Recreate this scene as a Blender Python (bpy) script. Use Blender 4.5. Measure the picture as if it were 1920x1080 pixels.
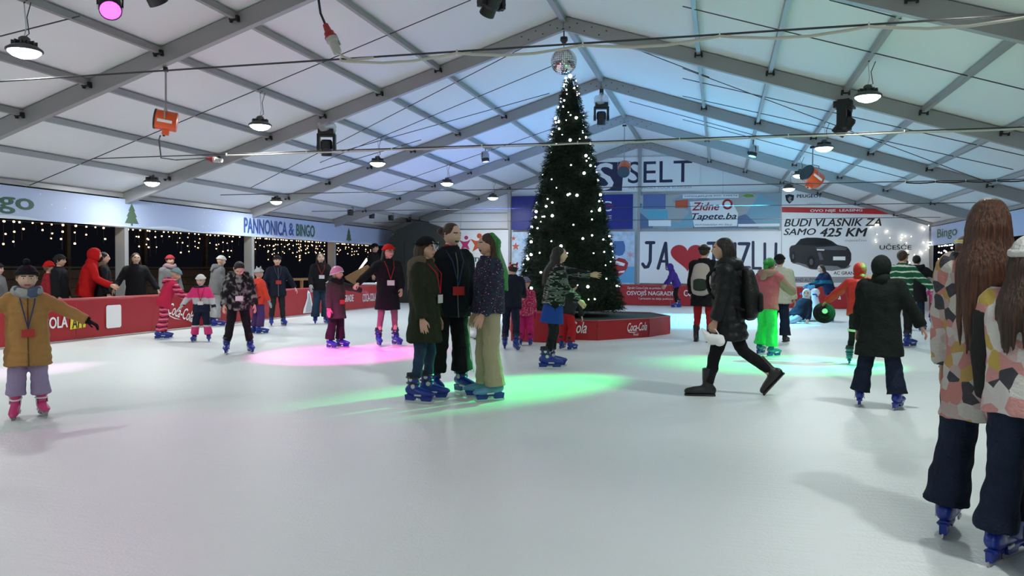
import bpy, bmesh, math, random
import numpy as np
from mathutils import Vector, Matrix, noise
for o in list(bpy.data.objects): bpy.data.objects.remove(o)
R = random.Random(7)
V = Vector
rad = math.radians
S = bpy.context.scene
C = S.collection

# ---------------------------------------------------------------- camera
FPX, YAW, PIT, ROLL, CH = 1504.34, .2538, .0247, .006, 1.35
cy_, sy_ = math.cos(YAW), math.sin(YAW)
CF = V((-sy_*math.cos(PIT), cy_*math.cos(PIT), -math.sin(PIT)))
CR0 = V((cy_, sy_, 0)); CU0 = CR0.cross(CF)
CR = CR0*math.cos(ROLL)+CU0*math.sin(ROLL)
CU = -CR0*math.sin(ROLL)+CU0*math.cos(ROLL)
CP = V((0, 0, CH))
cd = bpy.data.cameras.new('camera'); cam = bpy.data.objects.new('camera', cd); C.objects.link(cam)
cam.matrix_world = Matrix(((CR.x, CU.x, -CF.x, CP.x), (CR.y, CU.y, -CF.y, CP.y), (CR.z, CU.z, -CF.z, CP.z), (0, 0, 0, 1)))
cd.sensor_fit = 'HORIZONTAL'; cd.sensor_width = 36; cd.lens = FPX/1920*36
cd.clip_start = .1; cd.clip_end = 200
S.camera = cam
# ---------------------------------------------------------------- world and exposure
w = bpy.data.worlds.new('night'); S.world = w; w.use_nodes = True
w.node_tree.nodes['Background'].inputs[0].default_value = (.012, .013, .02, 1)
w.node_tree.nodes['Background'].inputs[1].default_value = .25
S.view_settings.view_transform = 'Standard'; S.view_settings.look = 'None'
S.view_settings.gamma = 1; S.view_settings.use_curve_mapping = False
S.view_settings.exposure = 0.12
LAMP_W = 57.0

# ---------------------------------------------------------------- photo pixel -> place
def ray(u, v): return CF+CR*((u-960)/FPX)+CU*((540-v)/FPX)
def ground(u, v, z=0):
    d = ray(u, v); return CP+d*((z-CP.z)/d.z)
def atx(u, v, x):
    d = ray(u, v); return CP+d*((x-CP.x)/d.x)
def aty(u, v, y):
    d = ray(u, v); return CP+d*((y-CP.y)/d.y)
def tall(g, v):        # height of the point above ground point g that is seen at image row v
    lo, hi = 0., 5.
    for _ in range(40):
        m = (lo+hi)/2; d = V((g.x, g.y, m))-CP
        if 540-FPX*d.dot(CU)/d.dot(CF) > v: lo = m
        else: hi = m
    return m

# ---------------------------------------------------------------- materials
MATS = {}
def mat(name, col=(.5, .5, .5), rough=.6, metal=0, emit=None, es=0, bump=0, bscale=40, pat=None, spec=.5, alpha=None, trans=0, var=0):
    if name in MATS: return MATS[name]
    m = bpy.data.materials.new(name); m.use_nodes = True; MATS[name] = m
    nt = m.node_tree; b = nt.nodes['Principled BSDF']
    b.inputs['Base Color'].default_value = (*col, 1); b.inputs['Roughness'].default_value = rough
    b.inputs['Metallic'].default_value = metal; b.inputs['Specular IOR Level'].default_value = spec
    if trans: b.inputs['Transmission Weight'].default_value = trans
    if alpha is not None: b.inputs['Alpha'].default_value = alpha
    if emit: b.inputs['Emission Color'].default_value = (*emit, 1); b.inputs['Emission Strength'].default_value = es
    N = nt.nodes.new; L = nt.links.new
    tc = None
    if bump or pat or var: tc = N('ShaderNodeTexCoord')
    if bump:
        n = N('ShaderNodeTexNoise'); n.inputs['Scale'].default_value = bscale; n.inputs['Detail'].default_value = 4
        L(tc.outputs['Object'], n.inputs['Vector'])
        bp = N('ShaderNodeBump'); bp.inputs['Strength'].default_value = bump; bp.inputs['Distance'].default_value = .02
        L(n.outputs['Fac'], bp.inputs['Height']); L(bp.outputs[0], b.inputs['Normal'])
    if var:
        n = N('ShaderNodeTexNoise'); n.inputs['Scale'].default_value = 6; n.inputs['Detail'].default_value = 5
        L(tc.outputs['Object'], n.inputs['Vector'])
        r = N('ShaderNodeValToRGB'); r.color_ramp.elements[0].position = .3; r.color_ramp.elements[1].position = .7
        r.color_ramp.elements[0].color = (*[c*(1-var) for c in col], 1); r.color_ramp.elements[1].color = (*[min(1, c*(1+var)) for c in col], 1)
        L(n.outputs['Fac'], r.inputs[0]); L(r.outputs[0], b.inputs['Base Color'])
    if pat:
        kind, sc, cols = pat
        if kind == 'stripe':
            sx = N('ShaderNodeSeparateXYZ'); L(tc.outputs['Object'], sx.inputs[0])
            nz = N('ShaderNodeTexNoise'); nz.inputs['Scale'].default_value = 9; L(tc.outputs['Object'], nz.inputs['Vector'])
            ma = N('ShaderNodeMath'); ma.operation = 'MULTIPLY_ADD'; ma.inputs[1].default_value = .06; L(nz.outputs['Fac'], ma.inputs[0]); L(sx.outputs['Z'], ma.inputs[2])
            mu = N('ShaderNodeMath'); mu.operation = 'MULTIPLY'; mu.inputs[1].default_value = sc; L(ma.outputs[0], mu.inputs[0])
            fr = N('ShaderNodeMath'); fr.operation = 'FRACT'; L(mu.outputs[0], fr.inputs[0]); src = fr.outputs[0]
        elif kind == 'blotch':
            n = N('ShaderNodeTexNoise'); n.inputs['Scale'].default_value = sc; n.inputs['Detail'].default_value = 1.5
            L(tc.outputs['Object'], n.inputs['Vector'])
            mr = N('ShaderNodeMapRange'); mr.inputs[1].default_value = .32; mr.inputs[2].default_value = .68; L(n.outputs['Fac'], mr.inputs[0]); src = mr.outputs[0]
        elif kind == 'flat':       # wide short blotches
            mp = N('ShaderNodeMapping'); mp.inputs['Scale'].default_value = (.45, .45, 1.6); L(tc.outputs['Object'], mp.inputs[0])
            n = N('ShaderNodeTexNoise'); n.inputs['Scale'].default_value = sc; n.inputs['Detail'].default_value = 1
            L(mp.outputs[0], n.inputs['Vector'])
            mr = N('ShaderNodeMapRange'); mr.inputs[1].default_value = .32; mr.inputs[2].default_value = .68; L(n.outputs['Fac'], mr.inputs[0]); src = mr.outputs[0]
        elif kind == 'cells':
            n = N('ShaderNodeTexVoronoi'); n.inputs['Scale'].default_value = sc; L(tc.outputs['Object'], n.inputs['Vector'])
            sx = N('ShaderNodeSeparateColor'); L(n.outputs['Color'], sx.inputs[0]); src = sx.outputs[0]
        elif kind == 'dots':
            n = N('ShaderNodeTexVoronoi'); n.inputs['Scale'].default_value = sc; L(tc.outputs['Object'], n.inputs['Vector']); src = n.outputs['Distance']
        r = N('ShaderNodeValToRGB'); r.color_ramp.interpolation = 'CONSTANT'
        els = r.color_ramp.elements
        while len(els) < len(cols): els.new(.5)
        for e, (p, c) in zip(els, cols): e.position = p
        for e, (p, c) in zip(els, cols): e.color = (*c, 1)
        L(src, r.inputs[0]); L(r.outputs[0], b.inputs['Base Color'])
    return m
def cloth(name, col, **k):
    k.setdefault('rough', .85); k.setdefault('bump', .5); k.setdefault('bscale', 60); k.setdefault('spec', .2)
    return mat(name, col, **k)

# ---------------------------------------------------------------- mesh building
class MB:
    def __init__(s): s.v = []; s.f = []; s.m = []
    def add(s, vs, fs, mi=0):
        o = len(s.v); s.v += [tuple(v) for v in vs]; s.f += [tuple(i+o for i in f) for f in fs]; s.m += [mi]*len(fs); return s
    def box(s, c, d, rot=None, mi=0):
        c = V(c); h = V(d)/2; vs = []
        for x in (-1, 1):
            for y in (-1, 1):
                for z in (-1, 1):
                    p = V((x*h.x, y*h.y, z*h.z))
                    if rot is not None: p = rot @ p
                    vs.append(c+p)
        return s.add(vs, [(0, 1, 3, 2), (4, 6, 7, 5), (0, 4, 5, 1), (2, 3, 7, 6), (0, 2, 6, 4), (1, 5, 7, 3)], mi)
    def beam(s, a, b, wd, hg, up=V((0, 0, 1)), mi=0):
        a = V(a); b = V(b); d = b-a; y = d.normalized(); x = y.cross(up).normalized(); z = x.cross(y)
        return s.box((a+b)/2, (wd, d.length, hg), Matrix((x, y, z)).transposed(), mi)
    def rings(s, rs, cap=True, mi=0, closed=True):
        n = len(rs[0]); o = len(s.v); vs = [p for r in rs for p in r]; fs = []
        for i in range(len(rs)-1):
            for j in range(n if closed else n-1):
                k = (j+1) % n; fs.append((i*n+j, i*n+k, (i+1)*n+k, (i+1)*n+j))
        if cap: fs.append(tuple(range(n-1, -1, -1))); fs.append(tuple((len(rs)-1)*n+j for j in range(n)))
        return s.add(vs, fs, mi)
    def tube(s, pts, r, n=8, cap=True, mi=0, ref=None, rnd=False):
        """r: number, list of numbers or list of (r across, r along ref)"""
        pts = [V(p) for p in pts]; k = len(pts)
        rr = [r]*k if isinstance(r, (int, float)) else list(r)
        rr = [(q, q) if isinstance(q, (int, float)) else q for q in rr]
        T = [(pts[min(i+1, k-1)]-pts[max(i-1, 0)]).normalized() for i in range(k)]
        ref = V(ref) if ref is not None else (V((0, 0, 1)) if abs(T[0].z) < .9 else V((0, 1, 0)))
        out = []
        for i in range(k):
            x = T[i].cross(ref)
            if x.length < 1e-4: x = T[i].orthogonal()
            x.normalize(); y = x.cross(T[i]).normalized()
            if i == 0 and rnd:
                a, b = rr[0]
                for q in (.35, .8): out.append([pts[0]-T[0]*min(a, b)*math.cos(math.asin(q))+x*a*q*math.cos(t*2*math.pi/n)+y*b*q*math.sin(t*2*math.pi/n) for t in range(n)])
            a, b = rr[i]
            out.append([pts[i]+x*a*math.cos(t*2*math.pi/n)+y*b*math.sin(t*2*math.pi/n) for t in range(n)])
            if i == k-1 and rnd:
                for q in (.8, .35): out.append([pts[i]+T[i]*min(a, b)*math.cos(math.asin(q))+x*a*q*math.cos(t*2*math.pi/n)+y*b*q*math.sin(t*2*math.pi/n) for t in range(n)])
        return s.rings(out, cap, mi)
    def ball(s, c, r, n=12, m=8, mi=0, rot=None):
        c = V(c); r = V((r, r, r)) if isinstance(r, (int, float)) else V(r); out = []
        for i in range(1, m):
            a = math.pi*i/m
            row = []
            for j in range(n):
                t = 2*math.pi*j/n; p = V((r.x*math.sin(a)*math.cos(t), r.y*math.sin(a)*math.sin(t), -r.z*math.cos(a)))
                if rot is not None: p = rot @ p
                row.append(c+p)
            out.append(row)
        return s.rings(out, True, mi)
    def lathe(s, prof, n=16, c=(0, 0, 0), rot=None, mi=0, cap=True):
        c = V(c); out = []
        for r, z in prof:
            row = []
            for j in range(n):
                p = V((r*math.cos(2*math.pi*j/n), r*math.sin(2*math.pi*j/n), z))
                if rot is not None: p = rot @ p
                row.append(c+p)
            out.append(row)
        return s.rings(out, cap, mi)
    def join(s, other, M=None, mi=None):
        vs = other.v if M is None else [M @ V(p) for p in other.v]
        o = len(s.v); s.v += [tuple(p) for p in vs]; s.f += [tuple(i+o for i in f) for f in other.f]
        s.m += list(other.m) if mi is None else [mi]*len(other.f); return s
    def mesh(s, name, mats=(), smooth=False):
        me = bpy.data.meshes.new(name); me.from_pydata(s.v, [], s.f); me.update()
        for m in mats: me.materials.append(m)
        if len(mats) > 1: me.polygons.foreach_set('material_index', s.m)
        if smooth: me.polygons.foreach_set('use_smooth', [True]*len(me.polygons))
        return me
def from_mesh(me):
    b = MB(); b.v = [tuple(v.co) for v in me.vertices]; b.f = [tuple(p.vertices) for p in me.polygons]; b.m = [0]*len(b.f); return b

TS = bpy.data.scenes.new('workshop')
NOISE = bpy.data.textures.new('folds', 'CLOUDS'); NOISE.noise_scale = .11; NOISE.noise_depth = 1
def remesh(mb, voxel, smooth=3, fold=0):
    """weld overlapping closed shapes into one continuous skin"""
    me = mb.mesh('raw'); o = bpy.data.objects.new('raw', me); TS.collection.objects.link(o)
    md = o.modifiers.new('r', 'REMESH'); md.mode = 'VOXEL'; md.voxel_size = voxel
    if smooth: md = o.modifiers.new('s', 'SMOOTH'); md.factor = .5; md.iterations = smooth
    if fold: md = o.modifiers.new('d', 'DISPLACE'); md.texture = NOISE; md.strength = fold; md.mid_level = .5; md.texture_coords = 'LOCAL'
    vl = TS.view_layers[0]; vl.update(); dg = vl.depsgraph
    ev = o.evaluated_get(dg); ne = bpy.data.meshes.new_from_object(ev)
    bpy.data.objects.remove(o); bpy.data.meshes.remove(me)
    ne.polygons.foreach_set('use_smooth', [True]*len(ne.polygons))
    return ne

# ---------------------------------------------------------------- objects
def tag(o, label=None, cat=None, group=None, kind=None):
    if label: o['label'] = label
    if cat: o['category'] = cat
    if group: o['group'] = group
    if kind: o['kind'] = kind
    return o
def empty(name, loc=(0, 0, 0), rz=0):
    o = bpy.data.objects.new(name, None); o.empty_display_size = .2; C.objects.link(o); o.location = loc; o.rotation_euler = (0, 0, rz); return o
def setm(me, m):
    me.materials.clear(); me.materials.append(m); return me
def obj(name, me, m=None, parent=None, world=True, smooth=None):
    """one mesh object; with world=True its vertices are world coordinates although it has a parent"""
    if isinstance(me, MB): me = me.mesh(name, [m] if m and not isinstance(m, (list, tuple)) else (m or []), bool(smooth))
    elif m: setm(me, m)
    me.name = name
    o = bpy.data.objects.new(name, me); C.objects.link(o)
    if parent is not None:
        o.parent = parent
        if world:
            pm = Matrix.Translation(parent.location) @ parent.rotation_euler.to_matrix().to_4x4()
            q = parent.parent
            while q is not None:
                pm = Matrix.Translation(q.location) @ q.rotation_euler.to_matrix().to_4x4() @ parent.matrix_parent_inverse @ pm; parent = q; q = q.parent
            o.matrix_parent_inverse = pm.inverted()
    return o
def thing(name, label, cat, loc=(0, 0, 0), rz=0, group=None, kind=None):
    return tag(empty(name, loc, rz), label, cat, group, kind)
def light(name, kind, loc, power, col, parent=None, to=None, **k):
    ld = bpy.data.lights.new(name, kind); ld.energy = power; ld.color = col
    for a, b in k.items(): setattr(ld, a, b)
    o = bpy.data.objects.new(name, ld); C.objects.link(o); o.location = loc
    if to is not None: o.rotation_euler = (V(to)-V(loc)).to_track_quat('-Z', 'Y').to_euler()
    return o

# flat print on a surface: origin O, axis U to the right, axis W up
def text(body, O, U, W, width, height, m, parent, shear=0, bold=0, name='lettering', off=.004, rot=0, align='L'):
    cu = bpy.data.curves.new('t', 'FONT'); cu.body = body; cu.size = 1; cu.shear = shear; cu.resolution_u = 3
    to = bpy.data.objects.new('t', cu); TS.collection.objects.link(to)
    vl = TS.view_layers[0]; vl.update(); me = bpy.data.meshes.new_from_object(to.evaluated_get(vl.depsgraph))
    bpy.data.objects.remove(to)
    a = np.array([v.co[:] for v in me.vertices])
    if len(a) == 0: return None
    lo, hi = a.min(0), a.max(0); U = V(U); W = V(W); O = V(O); Nn = U.cross(W)
    cr, sr = math.cos(rot), math.sin(rot)
    if bold:                    # heavier strokes: the outline laid down again, shifted sideways
        bb = from_mesh(me); src = from_mesh(me)
        for i, (dx, dy) in enumerate(((-1, 0), (1, 0), (0, .6), (0, -.6))): bb.join(src, Matrix.Translation((dx*bold*.8, dy*bold*.8, (i+1)*.0006)))
        me = bb.mesh('t'); a = np.array([v.co[:] for v in me.vertices]); lo, hi = a.min(0), a.max(0)
    for v in me.vertices:
        x = (v.co.x-lo[0])/(hi[0]-lo[0])*width; y = (v.co.y-lo[1])/(hi[1]-lo[1])*height
        x, y = x*cr-y*sr, x*sr+y*cr
        v.co = O+U*x+W*y+Nn*(off+v.co.z)
    me.materials.clear()
    return obj(name, me, m, parent)
def flat(name, pts, O, U, W, m, parent, off=.003):
    O = V(O); U = V(U); W = V(W); Nn = U.cross(W)
    b = MB(); b.add([O+U*x+W*y+Nn*off for x, y in pts], [tuple(range(len(pts)))])
    return obj(name, b, m, parent)
def disc(cx, cy, rx, ry=None, n=24, a0=0):
    ry = ry or rx
    return [(cx+rx*math.cos(a0+2*math.pi*i/n), cy+ry*math.sin(a0+2*math.pi*i/n)) for i in range(n)]
def panel(name, O, U, W, wd, ht, m, parent, th=.01):
    O = V(O); U = V(U); W = V(W); Nn = U.cross(W)
    b = MB(); vs = [O+U*x+W*y+Nn*z for z in (-th, 0) for x, y in ((0, 0), (wd, 0), (wd, ht), (0, ht))]
    b.add(vs, [(3, 2, 1, 0), (4, 5, 6, 7), (0, 1, 5, 4), (1, 2, 6, 5), (2, 3, 7, 6), (3, 0, 4, 7)])
    return obj(name, b, m, parent)
ORD = ['first', 'second', 'third', 'fourth', 'fifth', 'sixth', 'seventh', 'eighth', 'ninth', 'tenth', 'eleventh', 'twelfth']
def jit(a): return R.uniform(-a, a)
# ================================================================ the tent
XR, ZR, TT, Y0 = -2.94, 6.09, .3204, 15.17
def zc(x): return ZR-TT*abs(x-XR)
def roofpt(u, v, dz=.0):      # where the view ray of a pixel meets the roof
    d = ray(u, v); best = None
    for sg in (-1, 1):
        # z = ZR+dz - TT*sg*(x-XR)
        den = d.z+TT*sg*d.x
        if abs(den) < 1e-6: continue
        t = (ZR+dz-CP.z-TT*sg*(CP.x-XR))/den
        p = CP+d*t
        if t > 0 and (p.x-XR)*sg >= 0: best = p if best is None or t < (best-CP).length else best
    return best
M_ice = mat('ice', (.76, .81, .80), rough=.32, spec=.45)
nt = M_ice.node_tree; b = nt.nodes['Principled BSDF']; N = nt.nodes.new; L = nt.links.new
tc = N('ShaderNodeTexCoord'); n1 = N('ShaderNodeTexNoise'); n1.inputs['Scale'].default_value = .6; n1.inputs['Detail'].default_value = 6
L(tc.outputs['Object'], n1.inputs['Vector'])
r1 = N('ShaderNodeValToRGB'); r1.color_ramp.elements[0].color = (.70, .755, .745, 1); r1.color_ramp.elements[1].color = (.80, .845, .835, 1)
L(n1.outputs['Fac'], r1.inputs[0]); L(r1.outputs[0], b.inputs['Base Color'])
mp = N('ShaderNodeMapping'); mp.inputs['Scale'].default_value = (.7, 9, 1); mp.inputs['Rotation'].default_value = (0, 0, .5); L(tc.outputs['Object'], mp.inputs[0])
n2 = N('ShaderNodeTexNoise'); n2.inputs['Scale'].default_value = 3; n2.inputs['Detail'].default_value = 8; L(mp.outputs[0], n2.inputs['Vector'])
n3 = N('ShaderNodeTexNoise'); n3.inputs['Scale'].default_value = 60; n3.inputs['Detail'].default_value = 4; L(tc.outputs['Object'], n3.inputs['Vector'])
ad = N('ShaderNodeMath'); L(n2.outputs['Fac'], ad.inputs[0]); L(n3.outputs['Fac'], ad.inputs[1])
bp = N('ShaderNodeBump'); bp.inputs['Strength'].default_value = .35; bp.inputs['Distance'].default_value = .01; L(ad.outputs[0], bp.inputs['Height']); L(bp.outputs[0], b.inputs['Normal'])
mr = N('ShaderNodeMapRange'); mr.inputs[3].default_value = .28; mr.inputs[4].default_value = .5; L(n2.outputs['Fac'], mr.inputs[0]); L(mr.outputs[0], b.inputs['Roughness'])
M_alu = mat('aluminium', (.36, .355, .355), rough=.45, metal=.35, bump=.05, bscale=20)
M_fab = mat('roof_fabric', (.80, .80, .81), rough=.55, bump=.25, bscale=2.2, spec=.35)
M_wallfab = mat('gable_fabric', (.86, .86, .86), rough=.6, bump=.3, bscale=2, spec=.3)
M_blk = mat('black_plastic', (.012, .012, .014), rough=.4)
M_dark = mat('dark_steel', (.03, .03, .032), rough=.5, metal=.5)
M_steel = mat('bright_steel', (.6, .6, .62), rough=.3, metal=1)
M_wire = mat('wire_rope', (.05, .05, .055), rough=.6)
M_cream = mat('cream_cable', (.62, .60, .52), rough=.5)
M_white = mat('white_print', (.87, .87, .87), rough=.55)
M_redp = mat('red_print', (.38, .012, .018), rough=.45, bump=.12, bscale=3)
M_navy = mat('navy_print', (.018, .022, .07), rough=.5)
M_blackp = mat('black_print', (.012, .013, .018), rough=.5)
M_grey = mat('grey_print', (.30, .31, .33), rough=.5)

floor = obj('floor', MB().box((XR-.5, 9.5, -.1), (34, 52, .2)), M_ice); tag(floor, 'pale scratched ice of the skating rink', 'floor', kind='structure')
ceil = tag(empty('ceiling', (XR, Y0, 0)), 'white fabric tent roof on grey aluminium frames', 'ceiling', kind='structure')
PK = [2.51, 3.76, 5.02, 6.27, 7.51, 8.75]
FR = list(range(-5, 4))
for k in FR:
    y = Y0+5*k
    for sg in (-1, 1):
        a = V((XR, y, zc(XR)-.075)); e = V((XR+sg*10.0, y, zc(XR+sg*10)-.075))
        rf = obj('rafter', MB().beam(a-V((sg*.0, 0, 0)), e, .11, .25), M_alu, ceil)
        m = MB()
        for q in (-1, 1): m.beam(a+V((sg*.02, q*.059, 0)), a+V((sg*.9, q*.059, -TT*.9)), .006, .2)
        obj('gusset_plate', m, M_alu, rf)
        m = MB()
        for i in range(6):
            for q in (-1, 1): m.ball(a+V((sg*(.12+.14*i), q*.064, -TT*(.12+.14*i)+(.055 if i % 2 else -.055))), .014, 6, 4)
        obj('bolts', m, M_dark, rf)['kind'] = 'stuff'
        if k >= -2:
            for p in PK:
                x = XR+sg*p
                m = MB().box((x, y-.085, zc(x)-.02), (.14, .06, .06)).box((x, y+.085, zc(x)-.02), (.14, .06, .06)).box((x-.06, y-.075, zc(x)-.05), (.03, .04, .05)).box((x+.06, y-.075, zc(x)-.05), (.03, .04, .05))
                obj('purlin_bracket', m, M_dark, rf)
        # eave post
        if k < 3:
            obj('eave_post', MB().box((XR+sg*10.0, y, 1.42), (.25, .12, 2.84)), M_alu, ceil)
    if k < 3:
        y2 = y+5
        obj('ridge_beam', MB().beam((XR, y+.055, ZR), (XR, y2-.055, ZR), .10, .12), M_alu, ceil)
        for sg in (-1, 1):
            for p in PK+[9.95]:
                x = XR+sg*p
                obj('purlin', MB().beam((x, y+.055, zc(x)+.01), (x, y2-.055, zc(x)+.01), .07, .09), M_alu, ceil)
            # one fabric sheet to a bay and side, sagging a little between the purlins
            b = MB(); xs = [0, 1.25, 2.51, 3.1, 3.76, 4.4, 5.02, 5.6, 6.27, 6.9, 7.51, 8.1, 8.75, 9.35, 10.1]; rows = []
            for i, p in enumerate(xs):
                rows.append([V((XR+sg*p, y+(y2-y)*j/4, ZR-TT*p+.075+(.018*math.sin(math.pi*j/4) if i % 2 else 0))) for j in range(5)])
            top = [[q+V((0, 0, .008)) for q in r] for r in rows]
            n = 5; vs = [q for r in rows for q in r]
            b.add(vs, [(i*n+j, i*n+j+1, (i+1)*n+j+1, (i+1)*n+j) for i in range(len(xs)-1) for j in range(4)])
            vs = [q for r in top for q in r]
            b.add(vs, [(i*n+j, (i+1)*n+j, (i+1)*n+j+1, i*n+j+1) for i in range(len(xs)-1) for j in range(4)])
            obj('roof_sheet', b, M_fab, ceil, smooth=True)
for a, b_ in (((45, 352), (883, 0)), ((470, 352), (1015, 72)), ((600, 305), (1037, 123)), ((640, 284), (1030, 175)), ((690, 362), (1040, 240)), ((560, 330), (790, 262)),
              ((1280, 12), (1920, 168)), ((1280, 128), (1860, 345)), ((1280, 147), (1920, 292)), ((1280, 180), (1900, 318)), ((1280, 224), (1700, 335)), ((1200, 95), (1330, 145)), ((1180, 190), (1420, 255)), ((150, 30), (0, 68)), ((1555, 0), (1690, 35))):
    p, q = roofpt(*a, -.03), roofpt(*b_, -.03)
    if p and q: obj('brace_cable', MB().tube([p, q], .009, 5), M_wire, ceil)

# gable wall with its uprights
wb = tag(empty('wall_back', (XR, 30.2, 0)), 'white fabric gable wall hung with advertising banners', 'wall', kind='structure')
yb = Y0+15+.08
b = MB()
zz = lambda x: zc(x)+.05
xs = [XR-10+i for i in range(21)]
vs = [V((x, yb+.015*math.sin(x*3), z)) for x in xs for z in (0, zz(x)*.33, zz(x)*.66, zz(x))]
b.add(vs, [(i*4+j, (i+1)*4+j, (i+1)*4+j+1, i*4+j+1) for i in range(20) for j in range(3)])
obj('gable_sheet', b, M_wallfab, wb, smooth=True)
for x in (XR-5, XR, XR+5): obj('gable_post', MB().box((x, yb-.10, zc(x)/2-.05), (.12, .12, zc(x)-.1)), M_alu, wb)
for z in (2.88, 3.5): obj('wall_rail', MB().beam((XR-9.9, yb-.03, z), (XR-5.06, yb-.03, z), .03, .03), M_alu, wb)
m = MB()
for x in xs[1:-1:2]:
    m.add([(x-.01, yb-.02, .8), (x+.01, yb-.02, .8), (x+.01, yb-.02, zc(x)-.1), (x-.01, yb-.02, zc(x)-.1)], [(0, 1, 2, 3)])
obj('sheet_seams', m, mat('seam', (.66, .67, .69), rough=.7), wb)
# behind the viewer and outdoors
wf = obj('wall_front', MB().box((XR, -9.9, 3), (20, .1, 6.2)), M_wallfab); tag(wf, 'white fabric gable wall behind the viewer', 'wall', kind='structure')
yard = obj('floor_yard', MB().box((-20, 12, -.12), (10, 50, .2)), mat('asphalt', (.03, .03, .032), rough=.9, bump=.3)); tag(yard, 'dark asphalt outside the tent', 'floor', kind='structure')

# ---------------------------------------------------------------- fascia banners along the eaves
M_bann = mat('winter_banner', (.42, .50, .72), rough=.5, bump=.12, bscale=2)
M_bing = mat('dark_green_print', (.02, .10, .06), rough=.5)
M_bblue = mat('blue_print', (.03, .07, .26), rough=.5)
M_snow = mat('pale_print', (.62, .70, .82), rough=.5)
YX, ZX = V((0, 1, 0)), V((0, 0, 1))
XB = -12.80
def ban_y(u): return atx(u, 400, XB).y
bl = thing('eave_banner', 'long pale blue banner under the eave reading PANNONICA & BINGO', 'banner', (XB, 20, 2.2))
panel('banner_sheet', (XB, 3, 2.20), YX, ZX, 27.1, .63, M_bann, bl)
def prt(t, u0, u1, z0, z1, m, **k): return text(t, (XB, ban_y(u0), z0), YX, ZX, ban_y(u1)-ban_y(u0), z1-z0, m, bl, **k)
prt('bingo', -95, 64, 2.30, 2.72, M_bing, bold=.03)
prt('PANNONICA', 457, 538, 2.28, 2.72, M_bblue, bold=.05)
prt('&', 541, 551, 2.31, 2.70, M_bblue, bold=.03)
prt('BINGO', 555, 590, 2.31, 2.70, M_bing, bold=.05)
def fir(u, wd):
    y = ban_y(u); g = mat('fir_print', (.07, .12, .07), rough=.6)
    pts = [(-.03, 0), (.03, 0), (.03, .05), (wd, .05), (wd*.55, .2), (wd*.75, .2), (wd*.35, .33), (wd*.5, .33), (0, .5), (-wd*.5, .33), (-wd*.35, .33), (-wd*.75, .2), (-wd*.55, .2), (-wd, .05), (-.03, .05)]
    flat('fir_print', pts, (XB, y, 2.25), YX, ZX, g, bl)
for u in (247, 654): fir(u, .22)
m = MB()
for i in range(150):
    y, z, r = R.uniform(3.2, 30), R.uniform(2.23, 2.8), R.uniform(.008, .022)
    m.add([(XB+.0025, y+r*math.cos(a*math.pi/3), z+r*math.sin(a*math.pi/3)) for a in range(6)], [tuple(range(6))])
obj('snow_dots', m, M_snow, bl)['kind'] = 'stuff'
# drifts of snow printed along the lower edge
y = 3.
pts = [(0, 0)]+[(i*.45, .05+.035*math.sin(i*1.3)+.02*math.sin(i*.47)) for i in range(61)]+[(27, 0)]
flat('snow_print', pts, (XB, 3.0, 2.2), YX, ZX, M_snow, bl, off=.002)
XB2 = XR+9.86
br = thing('eave_banner', 'pale blue banner under the far eave reading Bingo beside the white gable', 'banner', (XB2, 26, 2.2))
panel('banner_sheet', (XB2, 30.0, 2.20), -YX, ZX, 22, .63, M_bann, br)
text('Bingo', (XB2, 29.2, 2.34), -YX, ZX, 2.3, .38, M_bing, br, bold=.03)
text('Vim', (XB2, 25.9, 2.34), -YX, ZX, 1.4, .40, M_bblue, br, bold=.0)

# ---------------------------------------------------------------- red rink boards
M_cap = mat('board_cap', (.42, .03, .035), rough=.4)
BX, BH = -11.22, .75
boards = {}
def board(O, U, ln, label, group=None, h=BH):
    t = thing('rink_board', label, 'rink board', O, 0, group)
    O = V(O); U = V(U); W = V((0, 0, 1)); Nn = U.cross(W)
    # cloth stretched over the board, waving slightly
    b = MB(); n = 13; vs = []
    for z in (.02, .25, .5, h-.03):
        for i in range(n): vs.append(O+U*(.005+(ln-.01)*i/(n-1))+W*z+Nn*(.006*math.sin(i*1.1+z*5+O.y)-.004*math.cos(i*.7+O.x)))
    b.add(vs, [(r*n+i, r*n+i+1, (r+1)*n+i+1, (r+1)*n+i) for r in range(3) for i in range(n-1)])
    obj('printed_cloth', b, M_redp, t, smooth=True)
    b = MB(); b.beam(O+U*.0-Nn*.05+W*(h/2), O+U*ln-Nn*.05+W*(h/2), .06, h-.05, W); obj('board_core', b, mat('board_white', (.55, .55, .56), rough=.5), t)
    b = MB().tube([O+U*.0-Nn*.03+W*(h-.02), O+U*ln-Nn*.03+W*(h-.02)], .035, 8); obj('top_rail', b, M_cap, t)
    return t
PLAIN = 'plain red rink board standing at the edge of the ice'
def by(u, v): return atx(u, v, BX)
i = 0; y = 2.0
lab = {3: 'red rink board printed COLA APP with a white card on it', 5: 'red rink board printed with tilted white Coca-Cola script', 8: 'red rink board with a grey and white bottle print', 10: 'red rink board printed COCA-COLA beside the wooden star'}
BL = []
for i in range(12):
    if by(0, 600).y > 30: break
    t = board((BX, 2.0+i*2.0, 0), YX, 2.0, 'plain red rink board, %s from the canvas booth along the fairy light side' % ORD[11-i], 'red rink boards'); BL.append((2.0+i*2.0, t))
def bl_at(y, label=None):
    for y0, t in BL:
        if y0 <= y < y0+2.0:
            if label:
                t['label'] = label
                if 'group' in t: del t['group']
            return t
    return BL[-1][1]
def btext(s, u0, u1, v0, v1, m, label=None, **k):
    a = by(u0, v1); c = by(u1, v1); zt = by((u0+u1)/2, v0).z; z0 = by((u0+u1)/2, v1).z
    return text(s, (BX, a.y, z0), YX, ZX, c.y-a.y, zt-z0, m, bl_at(a.y, label), off=.014, **k)
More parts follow.
